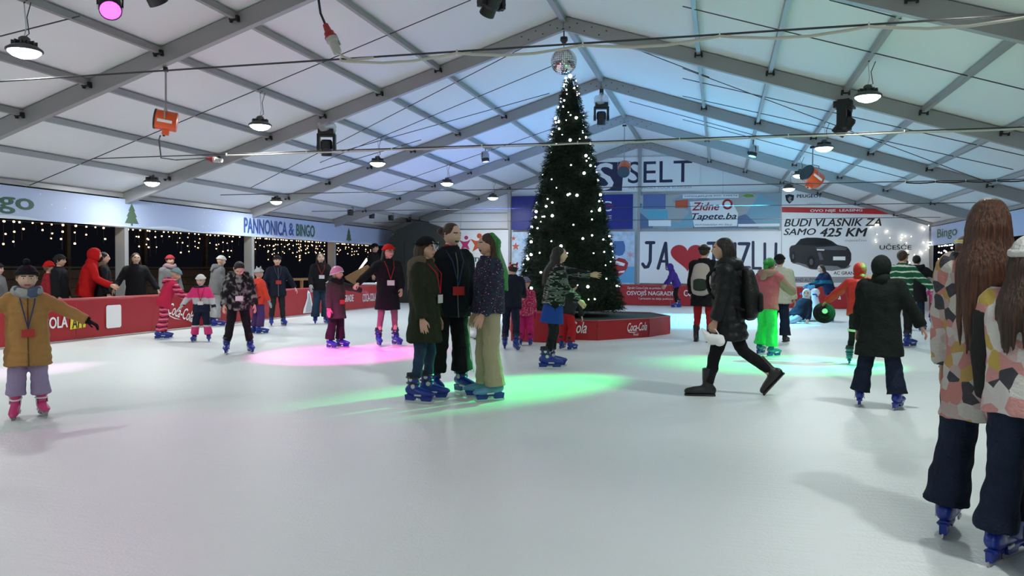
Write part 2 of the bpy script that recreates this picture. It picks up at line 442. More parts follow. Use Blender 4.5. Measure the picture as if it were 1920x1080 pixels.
M_yel = mat('yellow_print', (.85, .68, .03), rough=.5)
a, c = by(130, 618), by(162, 592)
flat('yellow_patch', [(0, 0), (c.y-a.y-.04, .02), (c.y-a.y, c.z-a.z), (.02, c.z-a.z-.02)], (BX, a.y, a.z), YX, ZX, M_yel, bl_at(a.y, 'red rink board printed COLA APP with a yellow patch and a white card'), off=.014)
btext('APP', 134, 159, 594, 615, M_blackp, bold=.03, name='lettering')
btext('COLA', 78, 126, 594, 616, M_white, bold=.04)
a, c = by(198, 616), by(226, 571)
flat('white_card', [(.03, 0), (c.y-a.y-.03, 0), (c.y-a.y, .03), (c.y-a.y, c.z-a.z-.03), (c.y-a.y-.03, c.z-a.z), (.03, c.z-a.z), (0, c.z-a.z-.03), (0, .03)], (BX, a.y, a.z), YX, ZX, M_white, bl_at(a.y), off=.016)
def script(O, U, wd, m, parent, off=.014, rot=0, shear=.35):
    text('Coca-Cola', O, U, ZX, wd, wd*.30, m, parent, shear=shear, bold=.02, off=off, rot=rot)
    cr, sr = math.cos(rot), math.sin(rot)       # swash under the C
    pts = [(0, .02), (.1, -.045), (.3, -.06), (.55, -.03), (.3, -.035), (.12, -.02)]
    flat('swash', [((x*cr-y*sr)*wd, (x*sr+y*cr)*wd) for x, y in pts], O, U, ZX, m, parent, off=off)
a = by(313, 590)
script((BX, a.y, a.z+.02), YX, .85, M_white, bl_at(a.y, 'red rink board printed with slanting white Coca-Cola script'), rot=-.28)
# a printed glass bottle, leaning
a = by(576, 590); M_bot = mat('bottle_print', (.42, .44, .46), rough=.5)
bt = bl_at(a.y, 'red rink board printed with a leaning pale grey bottle')
flat('bottle_print', [(-.26, .0), (.30, .0), (.34, .12), (.24, .30), (.20, .44), (.13, .58), (.02, .64), (-.02, .56), (-.02, .42), (-.12, .26), (-.22, .12)], (BX, a.y, .06), YX, ZX, M_white, bt, off=.013)
flat('bottle_print', [(-.12, .02), (.24, .02), (.26, .12), (.19, .28), (.15, .42), (.11, .54), (.04, .56), (.03, .42), (-.04, .27), (-.10, .14)], (BX, a.y, .06), YX, ZX, M_bot, bt, off=.016)
btext('NAGRADE', 636, 662, 553, 566, M_white, 'red rink board printed NAGRADE in front of the wooden star', bold=.02)
btext('COCA-COLA', 679, 704, 550, 565, M_white, 'red rink board printed COCA-COLA near the dark booth', bold=.03)
# back boards
XX = V((1, 0, 0)); BY = 29.85
BB = []
for i in range(7):
    x0 = -7.9+i*2.05
    BB.append((x0, board((x0, BY, 0), XX, 2.05, 'plain red rink board below the gable banners, %s from the canvas booth' % ORD[i], 'red boards at the gable')))
def bb_at(x, label=None):
    for x0, t in BB:
        if x0 <= x < x0+2.05:
            if label:
                t['label'] = label
                if 'group' in t: del t['group']
            return t
    return BB[-1][1]
def bbtext(s, u0, u1, v0, v1, m, label=None, **k):
    a = aty(u0, v1, BY); c = aty(u1, v0, BY)
    return text(s, (a.x, BY, a.z+.03), XX, ZX, c.x-a.x, c.z-a.z, m, bb_at(a.x, label), off=.014, **k)
bbtext('OSVOJIŠ NAGRADE', 1175, 1264, 546, 557, M_white, 'red rink board printed OSVOJIS NAGRADE below the heart banner', bold=.012)
bbtext('Zgrabi Coca-Cola na pritisku do', 1176, 1247, 540, 544, M_white)
bbtext('I preuzmi na dalje poklone', 1198, 1262, 560, 564, M_white)
bbtext('COCA-COLA', 1282, 1350, 546, 557, M_white, 'red rink board printed COCA-COLA under the big letters TUZLU', bold=.03)
bbtext('.ba', 1561, 1577, 554, 563, M_white, 'red rink board with small white letters under the car banner', bold=.03)
# right boards
for i in range(7):
    t = board((6.75, 29.4-i*2.0, 0), -YX, 2.0, 'plain red rink board below the Bingo banner, %s from the gable' % ORD[i], 'red boards below the Bingo banner')
    if i == 1:
        t['label'] = 'red rink board with white script beside the pink child'; del t['group']
        script((6.75, 27.2, .2), -YX, 1.2, M_white, t)

# ---------------------------------------------------------------- gable banners
WY = yb-.17
def bpan(label, u0, u1, v0, v1, m, cat='banner', dy=0):
    a, c = aty(u0, v1, WY+dy), aty(u1, v0, WY+dy)
    t = thing('banner', label, cat, (a.x, WY+dy, a.z))
    panel('banner_sheet', (a.x, WY+dy, a.z), XX, ZX, c.x-a.x, c.z-a.z, m, t, th=.012)
    return t
def wtext(t, s, u0, u1, v0, v1, m, dy=0, **k):
    a, c = aty(u0, v1, WY+dy), aty(u1, v0, WY+dy)
    return text(s, (a.x, WY+dy, a.z), XX, ZX, c.x-a.x, c.z-a.z, m, t, **k)
def wpoly(t, name, pts, m, dy=0, off=.004):
    q = [aty(u, v, WY+dy) for u, v in pts]
    a = sum((q[i].x*q[(i+1) % len(q)].z-q[(i+1) % len(q)].x*q[i].z) for i in range(len(q)))
    if a < 0: q.reverse()
    return obj(name, MB().add([p-V((0, off, 0)) for p in q], [tuple(range(len(q)))]), m, t)
t = thing('banner', 'white SELT banner with a dark square S logo high on the gable', 'banner', (-2, WY+.1, 3.9))
panel('banner_sheet', (aty(1062, 360, WY+.1).x, WY+.1, aty(1110, 361, WY+.1).z), XX, ZX, aty(1312, 300, WY+.1).x-aty(1062, 300, WY+.1).x, .001+aty(1200, 296, WY+.1).z-aty(1200, 361, WY+.1).z, M_wallfab, t)
wpoly(t, 'logo_square', [(1078, 304), (1170, 304), (1166, 358), (1078, 358)], M_navy, .1)
wtext(t, 'S', 1116, 1151, 305, 357, M_white, .1, off=.008, bold=.02)
wtext(t, 'SELT', 1177, 1298, 300, 344, M_navy, .1)
wtext(t, 'WE SUPPORT YOUR BUSINESS', 1177, 1297, 349, 355, M_grey, .1)
M_royal = mat('royal_blue_print', (.012, .022, .22), rough=.4)
t = bpan('royal blue banner reading ADRIATIC OSIGURANJE behind the Christmas tree', 959, 1187, 364, 431, M_royal)
wtext(t, 'ADRIATIC', 996, 1147, 377, 398, M_white, bold=.01)
wtext(t, 'OSIGURANJE', 996, 1147, 404, 418, M_white)
wpoly(t, 'red_line', [(1128, 385), (1150, 384), (1150, 386), (1128, 387)], M_redp, off=.006)
t = bpan('collage banner reading Zidne Tapete.ba above the heart banner', 1200, 1464, 362, 428, mat('collage', (.2, .2, .2), rough=.5, pat=('cells', 1.3, [(0, (.10, .16, .30)), (.2, (.30, .36, .42)), (.42, (.10, .12, .16)), (.6, (.22, .40, .50)), (.8, (.42, .42, .42))])))
wpoly(t, 'title_patch', [(1293, 378), (1370, 374), (1384, 400), (1382, 424), (1302, 426)], M_white)
wpoly(t, 'white_strip', [(1280, 364), (1385, 364), (1385, 371), (1280, 372)], M_white)
wtext(t, 'SAMOLJEPLJIVE PVC TAPETE', 1283, 1383, 365.5, 370, M_navy, off=.008, bold=.02)
M_or = mat('orange_print', (.62, .09, .03), rough=.5)
wtext(t, 'Zidne', 1297, 1349, 379, 395, M_redp, off=.008, shear=.3, bold=.03)
wtext(t, 'Tapete.ba', 1297, 1381, 399, 415, M_navy, off=.008, shear=.3, bold=.03)
wtext(t, 'FOTOGRAFIJA PO ŽELJI', 1304, 1372, 419, 424, M_navy, off=.008)
wpoly(t, 'round_logo', [(1364+10*math.cos(i*.4), 383+10*math.sin(i*.4)) for i in range(16)], M_redp, off=.007)
wpoly(t, 'round_logo', [(1364+6*math.cos(i*.4), 383+6*math.sin(i*.4)) for i in range(16)], M_white, off=.010)
wpoly(t, 'picture_tile', [(1206, 364), (1248, 364), (1248, 392), (1206, 392)], mat('tile_a', (.12, .16, .36), rough=.5), off=.005)
wpoly(t, 'picture_tile', [(1266, 376), (1290, 374), (1290, 390), (1266, 390)], M_or, off=.006)
wpoly(t, 'picture_tile', [(1214, 394), (1252, 394), (1252, 410), (1214, 410)], mat('tile_b', (.12, .42, .55), rough=.5), off=.006)
wpoly(t, 'text_strip', [(1216, 412), (1258, 412), (1258, 424), (1216, 424)], M_white, off=.006)
wpoly(t, 'text_strip', [(1384, 420), (1462, 419), (1462, 424), (1384, 425)], M_white, off=.006)
wpoly(t, 'leaf_print', [(1392, 367), (1400, 363.5), (1412, 365), (1414, 369), (1400, 370)], mat('leaf_print', (.16, .35, .04), rough=.5), off=.006)
t = bpan('white banner reading JA TUZLU with a big red heart', 1199, 1465, 433, 531, mat('white_board', (.86, .86, .87), rough=.5, bump=.08, bscale=2))
def stroke(t, pts, wpx, m=M_navy):
    q = [aty(u, v, WY) for u, v in pts]; r = wpx/FPX*29.5/2
    o = MB()
    for i in range(len(q)-1):
        d = (q[i+1]-q[i]).normalized(); s = V((-d.z, 0, d.x))*r
        o.add([q[i]-s-V((0, .004+i*.0003, 0)), q[i+1]-s-V((0, .004+i*.0003, 0)), q[i+1]+s-V((0, .004+i*.0003, 0)), q[i]+s-V((0, .004+i*.0003, 0))], [(0, 1, 2, 3)])
    for i, p in enumerate(q): o.add([p+V((r*math.cos(a*.524), -.0045-i*.0002, r*math.sin(a*.524))) for a in range(12)], [tuple(range(12))])
    return obj('letter', o, m, t)
stroke(t, [(1212, 455), (1226, 455)], 6); stroke(t, [(1220, 455), (1219, 490), (1215, 500), (1209, 501), (1205, 495)], 6)
stroke(t, [(1234, 503), (1248, 456), (1251, 504)], 6); stroke(t, [(1238, 490), (1250, 490)], 5)
hp = []
for i in range(40):
    a = 2*math.pi*i/40; hp.append((1289+1.98*16*math.sin(a)**3, 480-1.75*(13*math.cos(a)-5*math.cos(2*a)-2*math.cos(3*a)-math.cos(4*a))))
wpoly(t, 'red_heart', hp, mat('heart_print', (.48, .012, .018), rough=.45))
stroke(t, [(1328, 456), (1352, 456)], 6); stroke(t, [(1339, 457), (1338, 503)], 6)
stroke(t, [(1360, 457), (1360, 496), (1368, 503), (1377, 496), (1378, 457)], 6)
stroke(t, [(1386, 457), (1404, 457), (1388, 502), (1405, 502)], 6)
stroke(t, [(1412, 454), (1412, 503), (1426, 503)], 5)
stroke(t, [(1434, 457), (1434, 497), (1444, 503), (1454, 496), (1455, 457)], 5)
M_win = mat('ice_blue_print', (.32, .52, .72), rough=.5)
t = bpan('pale blue winter banner with stars and snowflakes behind the tree', 960, 1190, 434, 531, mat('winter_print', (.50, .62, .76), rough=.5, var=.2))
def star(cx, cy, r, m, n=5, k=.42, off=.005):
    wpoly(t, 'star_print' if n == 5 else 'snowflake_print', [(cx+(r if i % 2 == 0 else r*k)*math.sin(math.pi*i/n), cy-(r if i % 2 == 0 else r*k)*math.cos(math.pi*i/n)) for i in range(2*n)], m, off=off)
M_coral = mat('coral_print', (.58, .12, .08), rough=.5)
star(967, 462, 8, M_coral); star(963, 447, 5, M_coral); star(985, 452, 9, M_win, 6, .5)
star(1182, 478, 8, mat('pink_print', (.62, .35, .42), rough=.5), 6, .35); star(1134, 449, 6, mat('pink_print', (.62, .35, .42)), 6, .35); star(1160, 441, 3, M_win, 6, .4)
wpoly(t, 'jar_print', [(1151, 452), (1169, 452), (1172, 460), (1172, 470), (1168, 478), (1161, 480), (1153, 478), (1149, 468), (1149, 458)], mat('jar_blue_print', (.07, .16, .40), rough=.5))
wpoly(t, 'blue_field', [(1135, 500), (1189, 500), (1189, 530), (1135, 530)], mat('sky_print', (.12, .38, .66), rough=.5), off=.003)
wpoly(t, 'red_cap_print', [(1147, 499), (1151, 490), (1160, 483), (1172, 486), (1178, 493), (1176, 502), (1172, 510), (1163, 517), (1150, 518), (1145, 510)], M_redp, off=.005)
wpoly(t, 'cap_band', [(1150, 495), (1156, 489), (1172, 494), (1170, 499)], M_white, off=.007)
wpoly(t, 'cap_band', [(1158, 509), (1172, 507), (1170, 511), (1160, 512)], M_white, off=.007)
t = bpan('white kindergarten banner with pink and orange star figures reading VRTIC', 856, 953, 431, 540, M_white)
M_pink = mat('magenta_print', (.50, .04, .16), rough=.5)
def fig(cx, cy, r, m):
    wpoly(t, 'star_figure', [(cx-r, cy-r*.75), (cx-r*.3, cy-r*.45), (cx+r*.35, cy-r*.5), (cx+r, cy-r*.85), (cx+r*.45, cy+r*.1), (cx+r*.8, cy+r*.95), (cx, cy+r*.55), (cx-r*.75, cy+r), (cx-r*.42, cy+r*.1)], m)
    wpoly(t, 'star_figure', [(cx+.2*r+r*.34*math.cos(i*.5), cy-r*1.12+r*.34*math.sin(i*.5)) for i in range(13)], m)
fig(872, 458, 11, M_pink); fig(896, 458, 14, M_or)
wtext(t, 'VRTIĆ U', 870, 924, 480, 491, M_blackp, bold=.03)
wtext(t, 'OBDANIŠTE', 874, 920, 493, 496, M_grey)
wpoly(t, 'red_line', [(884, 501), (893, 501), (893, 503), (884, 503)], M_redp); wpoly(t, 'red_line', [(885, 506), (892, 506), (892, 508), (885, 508)], M_redp)
# car banner
t = bpan('large white PEUGEOT banner with a dark car and BUDI VLASNIK ZA SAMO 425 KM', 1466, 1743, 362, 545, mat('white_vinyl', (.86, .86, .87), rough=.42, bump=.1, bscale=2))
sh = t.children[0]; q = [aty(u, v, WY) for u, v in ((1466, 546), (1742, 546), (1742, 424), (1668, 402), (1466, 350))]
me = sh.data; me.clear_geometry(); me.from_pydata([tuple(p+V((0, d, 0))) for d in (0, .012) for p in q], [], [(0, 1, 2, 3, 4), (9, 8, 7, 6, 5)]+[(i, i+5, (i+1) % 5+5, (i+1) % 5) for i in range(5)]); sh.matrix_parent_inverse = Matrix.Translation(-t.location); me.update()
wpoly(t, 'red_stripe', [(1466, 388), (1640, 391), (1669, 402), (1466, 398)], mat('stripe_red', (.55, .02, .022), rough=.45))
wtext(t, 'OVO NIJE  LEASING', 1519, 1617, 391.5, 399, M_white, off=.008, bold=.03)
wtext(t, 'PEUGEOT', 1494, 1541, 364, 371, M_blackp, bold=.03)
wtext(t, 'LEASING', 1514, 1539, 380, 383, M_grey)
wpoly(t, 'shield_logo', [(1472, 366), (1480, 364), (1489, 366), (1488, 375), (1480, 382), (1474, 376)], M_blackp)
wpoly(t, 'shield_crest', [(1477, 372), (1481, 368), (1485, 371), (1482, 373), (1485, 377), (1480, 379), (1478, 375)], M_grey, off=.007)
wtext(t, 'BUDI VLASNIK ZA', 1470, 1653, 409, 425, M_blackp, shear=.25, bold=.025)
wtext(t, 'SAMO', 1469, 1530, 428, 441, M_blackp, shear=.25, bold=.025)
wtext(t, '425 KM', 1537, 1627, 427, 444, M_blackp, shear=.25, bold=.04)
wtext(t, 'mjesečno', 1585, 1625, 448, 454, M_grey)
wtext(t, 'UČEŠĆE', 1649, 1709, 457, 468, M_blackp, bold=.02)
wtext(t, '%', 1680, 1706, 476, 497, M_blackp, shear=.2, bold=.03)
wtext(t, 'AC GRAND', 1563, 1608, 509, 515, M_blackp, bold=.02)
wpoly(t, 'grey_strip', [(1467, 519), (1742, 519), (1742, 530), (1467, 530)], M_grey, off=.003)
wtext(t, 'AC GRAND AUTO', 1470, 1528, 522, 528, M_blackp, off=.008)
CB = mat('car_print', (.022, .022, .028), rough=.4); CG = mat('car_glass_print', (.006, .006, .010), rough=.3); CL = mat('car_edge_print', (.10, .10, .12), rough=.5)
wpoly(t, 'car_shadow', [(1484, 493), (1500, 497), (1520, 505), (1560, 508), (1590, 503), (1596, 498), (1560, 494), (1500, 490)], mat('shadow_print', (.20, .20, .22), rough=.5), off=.003)
wpoly(t, 'car_body', [(1480, 466), (1483, 461), (1491, 459), (1501, 448), (1513, 445.5), (1530, 445.5), (1548, 447), (1560, 452), (1570, 459), (1588, 463), (1592, 467), (1596, 475), (1596, 488), (1592, 497), (1585, 503), (1577, 503), (1570, 499), (1545, 498), (1535, 503), (1528, 505), (1518, 503), (1511, 496), (1495, 492), (1489, 494), (1483, 491), (1480, 480)], CB, off=.006)
wpoly(t, 'car_window', [(1492, 459), (1502, 449), (1516, 447), (1534, 447), (1550, 449), (1569, 460), (1545, 461), (1515, 460)], CG, off=.008)
wpoly(t, 'car_hood', [(1528, 464), (1570, 461), (1588, 465), (1586, 469), (1560, 469), (1535, 467)], CL, off=.008)
wpoly(t, 'car_plate', [(1562, 481), (1585, 481), (1585, 488), (1562, 488)], M_white, off=.009)
wpoly(t, 'car_headlight', [(1531, 467), (1546, 467.5), (1545, 470), (1532, 469.5)], M_white, off=.009)
wpoly(t, 'car_grille', [(1533, 473), (1539, 473), (1544, 487), (1537, 488)], CL, off=.009)
for cx, cy, rx, ry in ((1521, 491, 7, 12), (1487, 481, 4, 10)):
    wpoly(t, 'car_wheel', [(cx+rx*math.cos(i*.45), cy+ry*math.sin(i*.45)) for i in range(14)], CG, off=.009)
    wpoly(t, 'car_rim', [(cx+rx*.5*math.cos(i*.45), cy+ry*.5*math.sin(i*.45)) for i in range(14)], CL, off=.011)

# ---------------------------------------------------------------- beyond the left side
M_wood = mat('brown_wood', (.10, .055, .03), rough=.7, bump=.2, bscale=8, var=.3)
M_pine = mat('pine_wood', (.34, .17, .06), rough=.6, bump=.15, bscale=10, var=.2)
t = thing('wooden_hut', 'low brown plank wall of a market hut beyond the rink side', 'hut', (-17, 15, 0))
for i in range(5): obj('plank', MB().box((-17, 15, .12+i*.25), (.05, 24, .235)), M_wood, t)
obj('counter', MB().box((-16.85, 15, 1.3), (.5, 24, .05)), M_wood, t)
for i in range(9): obj('hut_post', MB().box((-17.1, 3+i*3, 1.3), (.12, .12, 2.6)), M_wood, t)
t = thing('wooden_rail', 'pine handrail with uprights behind the red boards', 'railing', (-12.2, 21, 0))
obj('rail', MB().box((-12.2, 21.1, .98), (.08, 4.4, .07)), M_pine, t)
obj('rail', MB().box((-12.2, 21.1, .62), (.06, 4.4, .06)), M_pine, t)
for y in (19.0, 20.4, 21.8, 23.2): obj('upright', MB().box((-12.2, y, .5), (.07, .07, 1.0)), M_pine, t)
# big wooden star lying against the boards
t = thing('wooden_star', 'flat brown wooden comet star propped behind the red boards', 'decoration', (-12.0, 24, .8))
q = [atx(u, v, -12.0) for u, v in ((648, 519), (668, 508), (690, 497), (695, 502), (684, 510), (700, 514), (684, 521), (668, 535), (660, 530), (650, 524))]
m = MB(); n = len(q)
m.add([p+V((d, 0, 0)) for d in (-.04, 0) for p in q], [tuple(range(n))[::-1], tuple(range(n, 2*n))]+[(i, (i+1) % n, (i+1) % n+n, i+n) for i in range(n)])
obj('star_board', m, M_pine, t)
q = [atx(u, v, -12.1) for u, v in ((672, 507), (688, 484), (689, 489), (676, 505))]
m = MB(); m.add([p+V((d, 0, 0)) for d in (-.03, 0) for p in q], [(3, 2, 1, 0), (4, 5, 6, 7), (0, 1, 5, 4), (1, 2, 6, 5), (2, 3, 7, 6), (3, 0, 4, 7)])
obj('light_streak', m, mat('light_streak', (.9, .85, .7), emit=(1, .88, .68), es=1.6), t)  # bright streak of light by the star, put in as a glowing solid
t = thing('lit_rail', 'white tube rail with a glowing end on top of the red boards', 'railing', (-11.3, 24, .8))
a, c = atx(678, 532, -11.28), atx(706, 532, -11.28)
obj('tube', MB().tube([a, c], .04, 10), M_white, t)
obj('glow_cap', MB().ball(c, .055, 12, 8), mat('glow_cap', (1, .95, .85), emit=(1, .93, .8), es=2.5), t, smooth=True)
# dark fabric booth in the corner
M_booth = mat('dark_green_canvas', (.035, .042, .036), rough=.8, bump=.3, bscale=3)
a = [aty(u, v, 29.3) for u, v in ((742, 452), (758, 432), (795, 416), (826, 426), (852, 437))]
t = thing('canvas_booth', 'dark green canvas booth with a peaked roof in the tent corner', 'booth', (a[2].x, 29.0, 0))
x0, x1 = a[0].x, a[4].x
prof = [(x0, 0), (x0, a[0].z), (a[1].x, a[1].z), (a[2].x, a[2].z), (a[3].x, a[3].z), (x1, a[4].z), (x1, 0)]
m = MB(); n = len(prof)
m.add([(x, yy, z) for yy in (28.6, 29.7) for x, z in prof], [tuple(range(n)), tuple(range(2*n-1, n-1, -1))]+[(i, i+n, (i+1) % n+n, (i+1) % n) for i in range(n)])
obj('canvas', m, M_booth, t)
m = MB()
for i in range(6): m.add([(x0+.3+i*.33, 28.59, .1), (x0+.34+i*.33, 28.57, .1), (x0+.34+i*.33, 28.57, a[0].z-.05), (x0+.3+i*.33, 28.59, a[0].z-.05)], [(0, 1, 2, 3)])
obj('canvas_folds', m, mat('canvas_fold', (.05, .06, .05), rough=.8), t)
obj('ridge_pole', MB().tube([(a[2].x, 28.5, a[2].z+.01), (a[2].x, 29.8, a[2].z+.01)], .03, 8), M_dark, t)

# icicle fairy lights under the eave banner
M_bulb = mat('warm_bulb', (1, .7, .4), emit=(1, .58, .26), es=7)
M_bulbw = mat('white_bulb', (1, .95, .9), emit=(1, .93, .82), es=12)
def icicles(name, label, x, y0, y1, ztop, step, maxlen, rmin, rmax, bm, seed, cat='fairy lights'):
    rr = random.Random(seed); t = thing(name, label, cat, (x, (y0+y1)/2, ztop), 0)
    wi = MB(); bu = MB(); y = y0
    wi.tube([(x, y0, ztop), (x, y1, ztop)], .006, 4)
    while y < y1:
        ln = maxlen*(.25+.75*abs(math.sin(y*2.1+seed))*rr.uniform(.5, 1)); xx = x+rr.uniform(-.06, .06)
        wi.tube([(xx, y, ztop), (xx, y+rr.uniform(-.03, .03), ztop-ln)], .003, 3)
        z = ztop-.02
        while z > ztop-ln:
            r = rr.uniform(rmin, rmax); bu.ball((xx+rr.uniform(-.02, .02), y+rr.uniform(-.05, .05), z), (r, r, r*1.1), 6, 4)
            z -= rr.uniform(.10, .26)
        y += step*rr.uniform(.6, 1.4)
    obj('light_wire', wi, M_blk, t); o = obj('bulbs', bu, bm, t, smooth=True); o['kind'] = 'stuff'
    return t
icicles('fairy_light_curtain', 'warm icicle fairy lights at the bingo end of the blue eave banner', -13.1, 11.0, 15.0, 2.20, .24, .60, .016, .024, M_bulb, 1)
icicles('fairy_light_curtain', 'warm icicle fairy lights below the eave banner between first and second post', -13.1, 15.4, 20.0, 2.20, .20, .65, .012, .020, M_bulb, 2)
icicles('fairy_light_curtain', 'dense warm icicle fairy lights below the words PANNONICA & BINGO', -13.1, 20.4, 25.0, 2.20, .14, .80, .012, .020, M_bulb, 3)
icicles('fairy_light_curtain', 'warm icicle fairy lights at the booth end of the blue eave banner', -13.1, 25.4, 29.4, 2.20, .16, .60, .012, .020, M_bulb, 4)
icicles('fairy_light_curtain', 'white icicle fairy lights below the far Bingo banner', 7.0, 27.3, 29.3, 2.18, .22, 1.15, .016, .026, M_bulbw, 5)
# loose string of lights on the car banner
t = thing('light_string', 'thin string of small white lights hung over the car banner', 'fairy lights', aty(1660, 440, 30.0))
rr = random.Random(5); wi = MB(); bu = MB()
q = [aty(u, v, 30.0) for u, v in ((1640, 425), (1642, 446), (1667, 440), (1684, 446), (1702, 450), (1704, 476), (1708, 492), (1722, 470), (1735, 430), (1738, 452), (1741, 462))]
wi.tube(q, .003, 3)
for p in q:
    for _ in range(3): bu.ball(p+V((rr.uniform(-.12, .12), 0, rr.uniform(-.15, .15))), rr.uniform(.012, .022), 6, 4)
obj('light_wire', wi, M_cream, t); o = obj('bulbs', bu, M_bulbw, t, smooth=True); o['kind'] = 'stuff'
# ================================================================ hanging lamps and machines
M_lens = mat('lamp_lens', (1, 1, 1), emit=(.93, .97, 1), es=14)
M_house = mat('lamp_housing', (.10, .10, .10), rough=.4, metal=.6)
def highbay(x, y, z, anchor, label, big=1.0, group='high bay lamps under the roof'):
    t = thing('high_bay_lamp', label, 'lamp', (x, y, z), 0, group)
    r = .19*big
    obj('lens', MB().lathe([(.0, -.085), (r*.35, -.080), (r*.7, -.055), (r*.92, -.018), (r*.95, .004)], 24), M_lens, t, False, True)
    obj('reflector', MB().lathe([(r*.97, -.006), (r*1.06, .0), (r*1.04, .02), (r*.75, .06), (r*.35, .085), (r*.33, .15), (r*.2, .17), (.0, .17)], 24), M_house, t, False, True)
    m = MB()
    for i in range(12):
        a = i*math.pi/6; m.box((r*.5*math.cos(a), r*.5*math.sin(a), .085), (.012, .09, .05), Matrix.Rotation(a-math.pi/2, 3, 'Z'))
    obj('cooling_fins', m, M_house, t, False)
    hh = anchor-z
    if hh > .3:
        obj('chain', MB().tube([(0, 0, .17), (.02, .01, hh*.5), (0, 0, hh)], .007, 5), M_steel, t, False)
        obj('lamp_cable', MB().tube([(.02, 0, .17), (.07, 0, hh*.35), (.04, .0, hh*.7), (.10, 0, hh)], .006, 5), M_blk, t, False)
        obj('hook', MB().tube([(0, 0, hh), (.04, 0, hh+.03), (0, 0, hh+.06)], .01, 6), M_dark, t, False)
    lo = light('lamp_light', 'AREA', (0, 0, -.092), LAMP_W, (.95, 1.0, .975), shape='DISK', size=r*1.0)
    lo.parent = t
    return t
LB = 'round white high bay lamp hanging from a roof purlin'
for y, z in ((-7.3, 3.87), (-2.3, 3.87), (2.7, 3.87), (7.76, 3.87), (12.76, 3.86), (17.82, 3.84), (22.85, 3.88), (27.86, 3.88)):
    highbay(-7.96, y, z, zc(-7.96)-.05, 'round white high bay lamp on the fairy light side, %s bay from the gable' % ORD[int((30-y)/5)])
for y, z in ((-7.1, 3.9), (-2.1, 3.9), (2.9, 3.9), (7.87, 3.91), (12.87, 3.92), (18.04, 3.92), (23.3, 3.94), (27.0, 3.93)):
    highbay(2.08, y, z, zc(2.08)-.05, 'round white high bay lamp on the car banner side, %s bay from the gable' % ORD[int((30-y)/5)])
for y in (9.6, 14.6, 19.52):
    highbay(-11.69, y, 3.12, zc(-11.69)-.03, 'round white lamp close under the eave sheet, %s bay from the gable' % ORD[int((30-y)/5)], .85, 'lamps close under the eave')

# orange fan heaters
M_orange = mat('orange_enamel', (.75, .10, .015), rough=.35)
def heater(x, y, z, anchor, rz, tilt, label, s=1.0):
    t = thing('fan_heater', label, 'heater', (x, y, z), rz)
    ro = Matrix.Rotation(rad(tilt), 3, 'X') @ Matrix.Rotation(rad(-90), 3, 'X')   # axis along +y, dipping
    obj('drum', MB().lathe([(.0, -.20*s), (.17*s, -.20*s), (.185*s, -.19*s), (.185*s, .19*s), (.175*s, .20*s)], 24, rot=ro, cap=False), M_orange, t, False, True)
    m = MB()
    for rr_ in (.04, .08, .12, .16): m.lathe([(rr_*s-.004, .19*s), (rr_*s+.004, .19*s), (rr_*s+.004, .2*s), (rr_*s-.004, .2*s)], 20, rot=ro)
    for a in range(4): m.box(ro @ V((0, 0, .195*s)), (.34*s, .008, .008), ro @ Matrix.Rotation(a*math.pi/4, 3, 'Z'))
    obj('grille', m, M_dark, t, False)
    obj('outlet', MB().lathe([(.0, .05*s), (.17*s, .05*s)], 20, rot=ro, cap=False), M_blk, t, False)
    obj('rim', MB().lathe([(.18*s, .175*s), (.192*s, .175*s), (.192*s, .205*s), (.18*s, .205*s)], 24, rot=ro), M_blk, t, False)
    obj('control_box', MB().box(ro @ V((0, .22*s, -.02)), (.12*s, .10*s, .12*s), ro), M_orange, t, False)
    obj('knob', MB().lathe([(.0, .0), (.018, 0), (.018, .02), (0, .02)], 10, c=ro @ V((.0, .275*s, .0)), rot=ro @ Matrix.Rotation(rad(-90), 3, 'X')), M_blk, t, False)
    for q in (-1, 1): obj('name_plate', MB().box(ro @ V((q*.180*s, .03, -.0)), (.02, .05*s, .26*s), ro), M_white, t, False)
    m = MB()
    for q in (-1, 1): m.tube([(q*.195*s, 0, 0), (q*.195*s, 0, .22*s), (0, 0, .27*s)], .012, 6)
    obj('yoke', m, M_alu, t, False)
    obj('hanging_rod', MB().tube([(0, 0, .26*s), (0, 0, anchor-z)], .014, 8), M_alu, t, False)
    obj('clamp', MB().box((0, 0, anchor-z-.03), (.12, .06, .05)), M_dark, t, False)
    return t
heater(-7.96, 10.25, 3.50, zc(-7.96)-.2, rad(122), 8, 'orange drum fan heater hanging on a rod above the red connector', .78)
heater(2.08, 20.2, 3.55, zc(2.08)-.2, rad(128), 28, 'orange drum fan heater hanging among the lamps by the gable', 1.05)
heater(XR, 25.17, 4.46, ZR-.25, rad(180), -35, 'orange drum fan heater hanging in front of the SELT banner', 1.0)
m = MB(); p0 = V((-7.96, 10.25, 3.3)); t0 = aty(403, 300, 12.67)
tag(obj('power_cable', MB().tube([p0+V((-.1, 0, -.02)), aty(298, 262, 10.6), aty(302, 296, 11.2), aty(330, 300, 12.0), aty(388, 296, 12.67)], .011, 6), M_blk), 'black cable drooping from the orange heater to the red connector', 'cable')

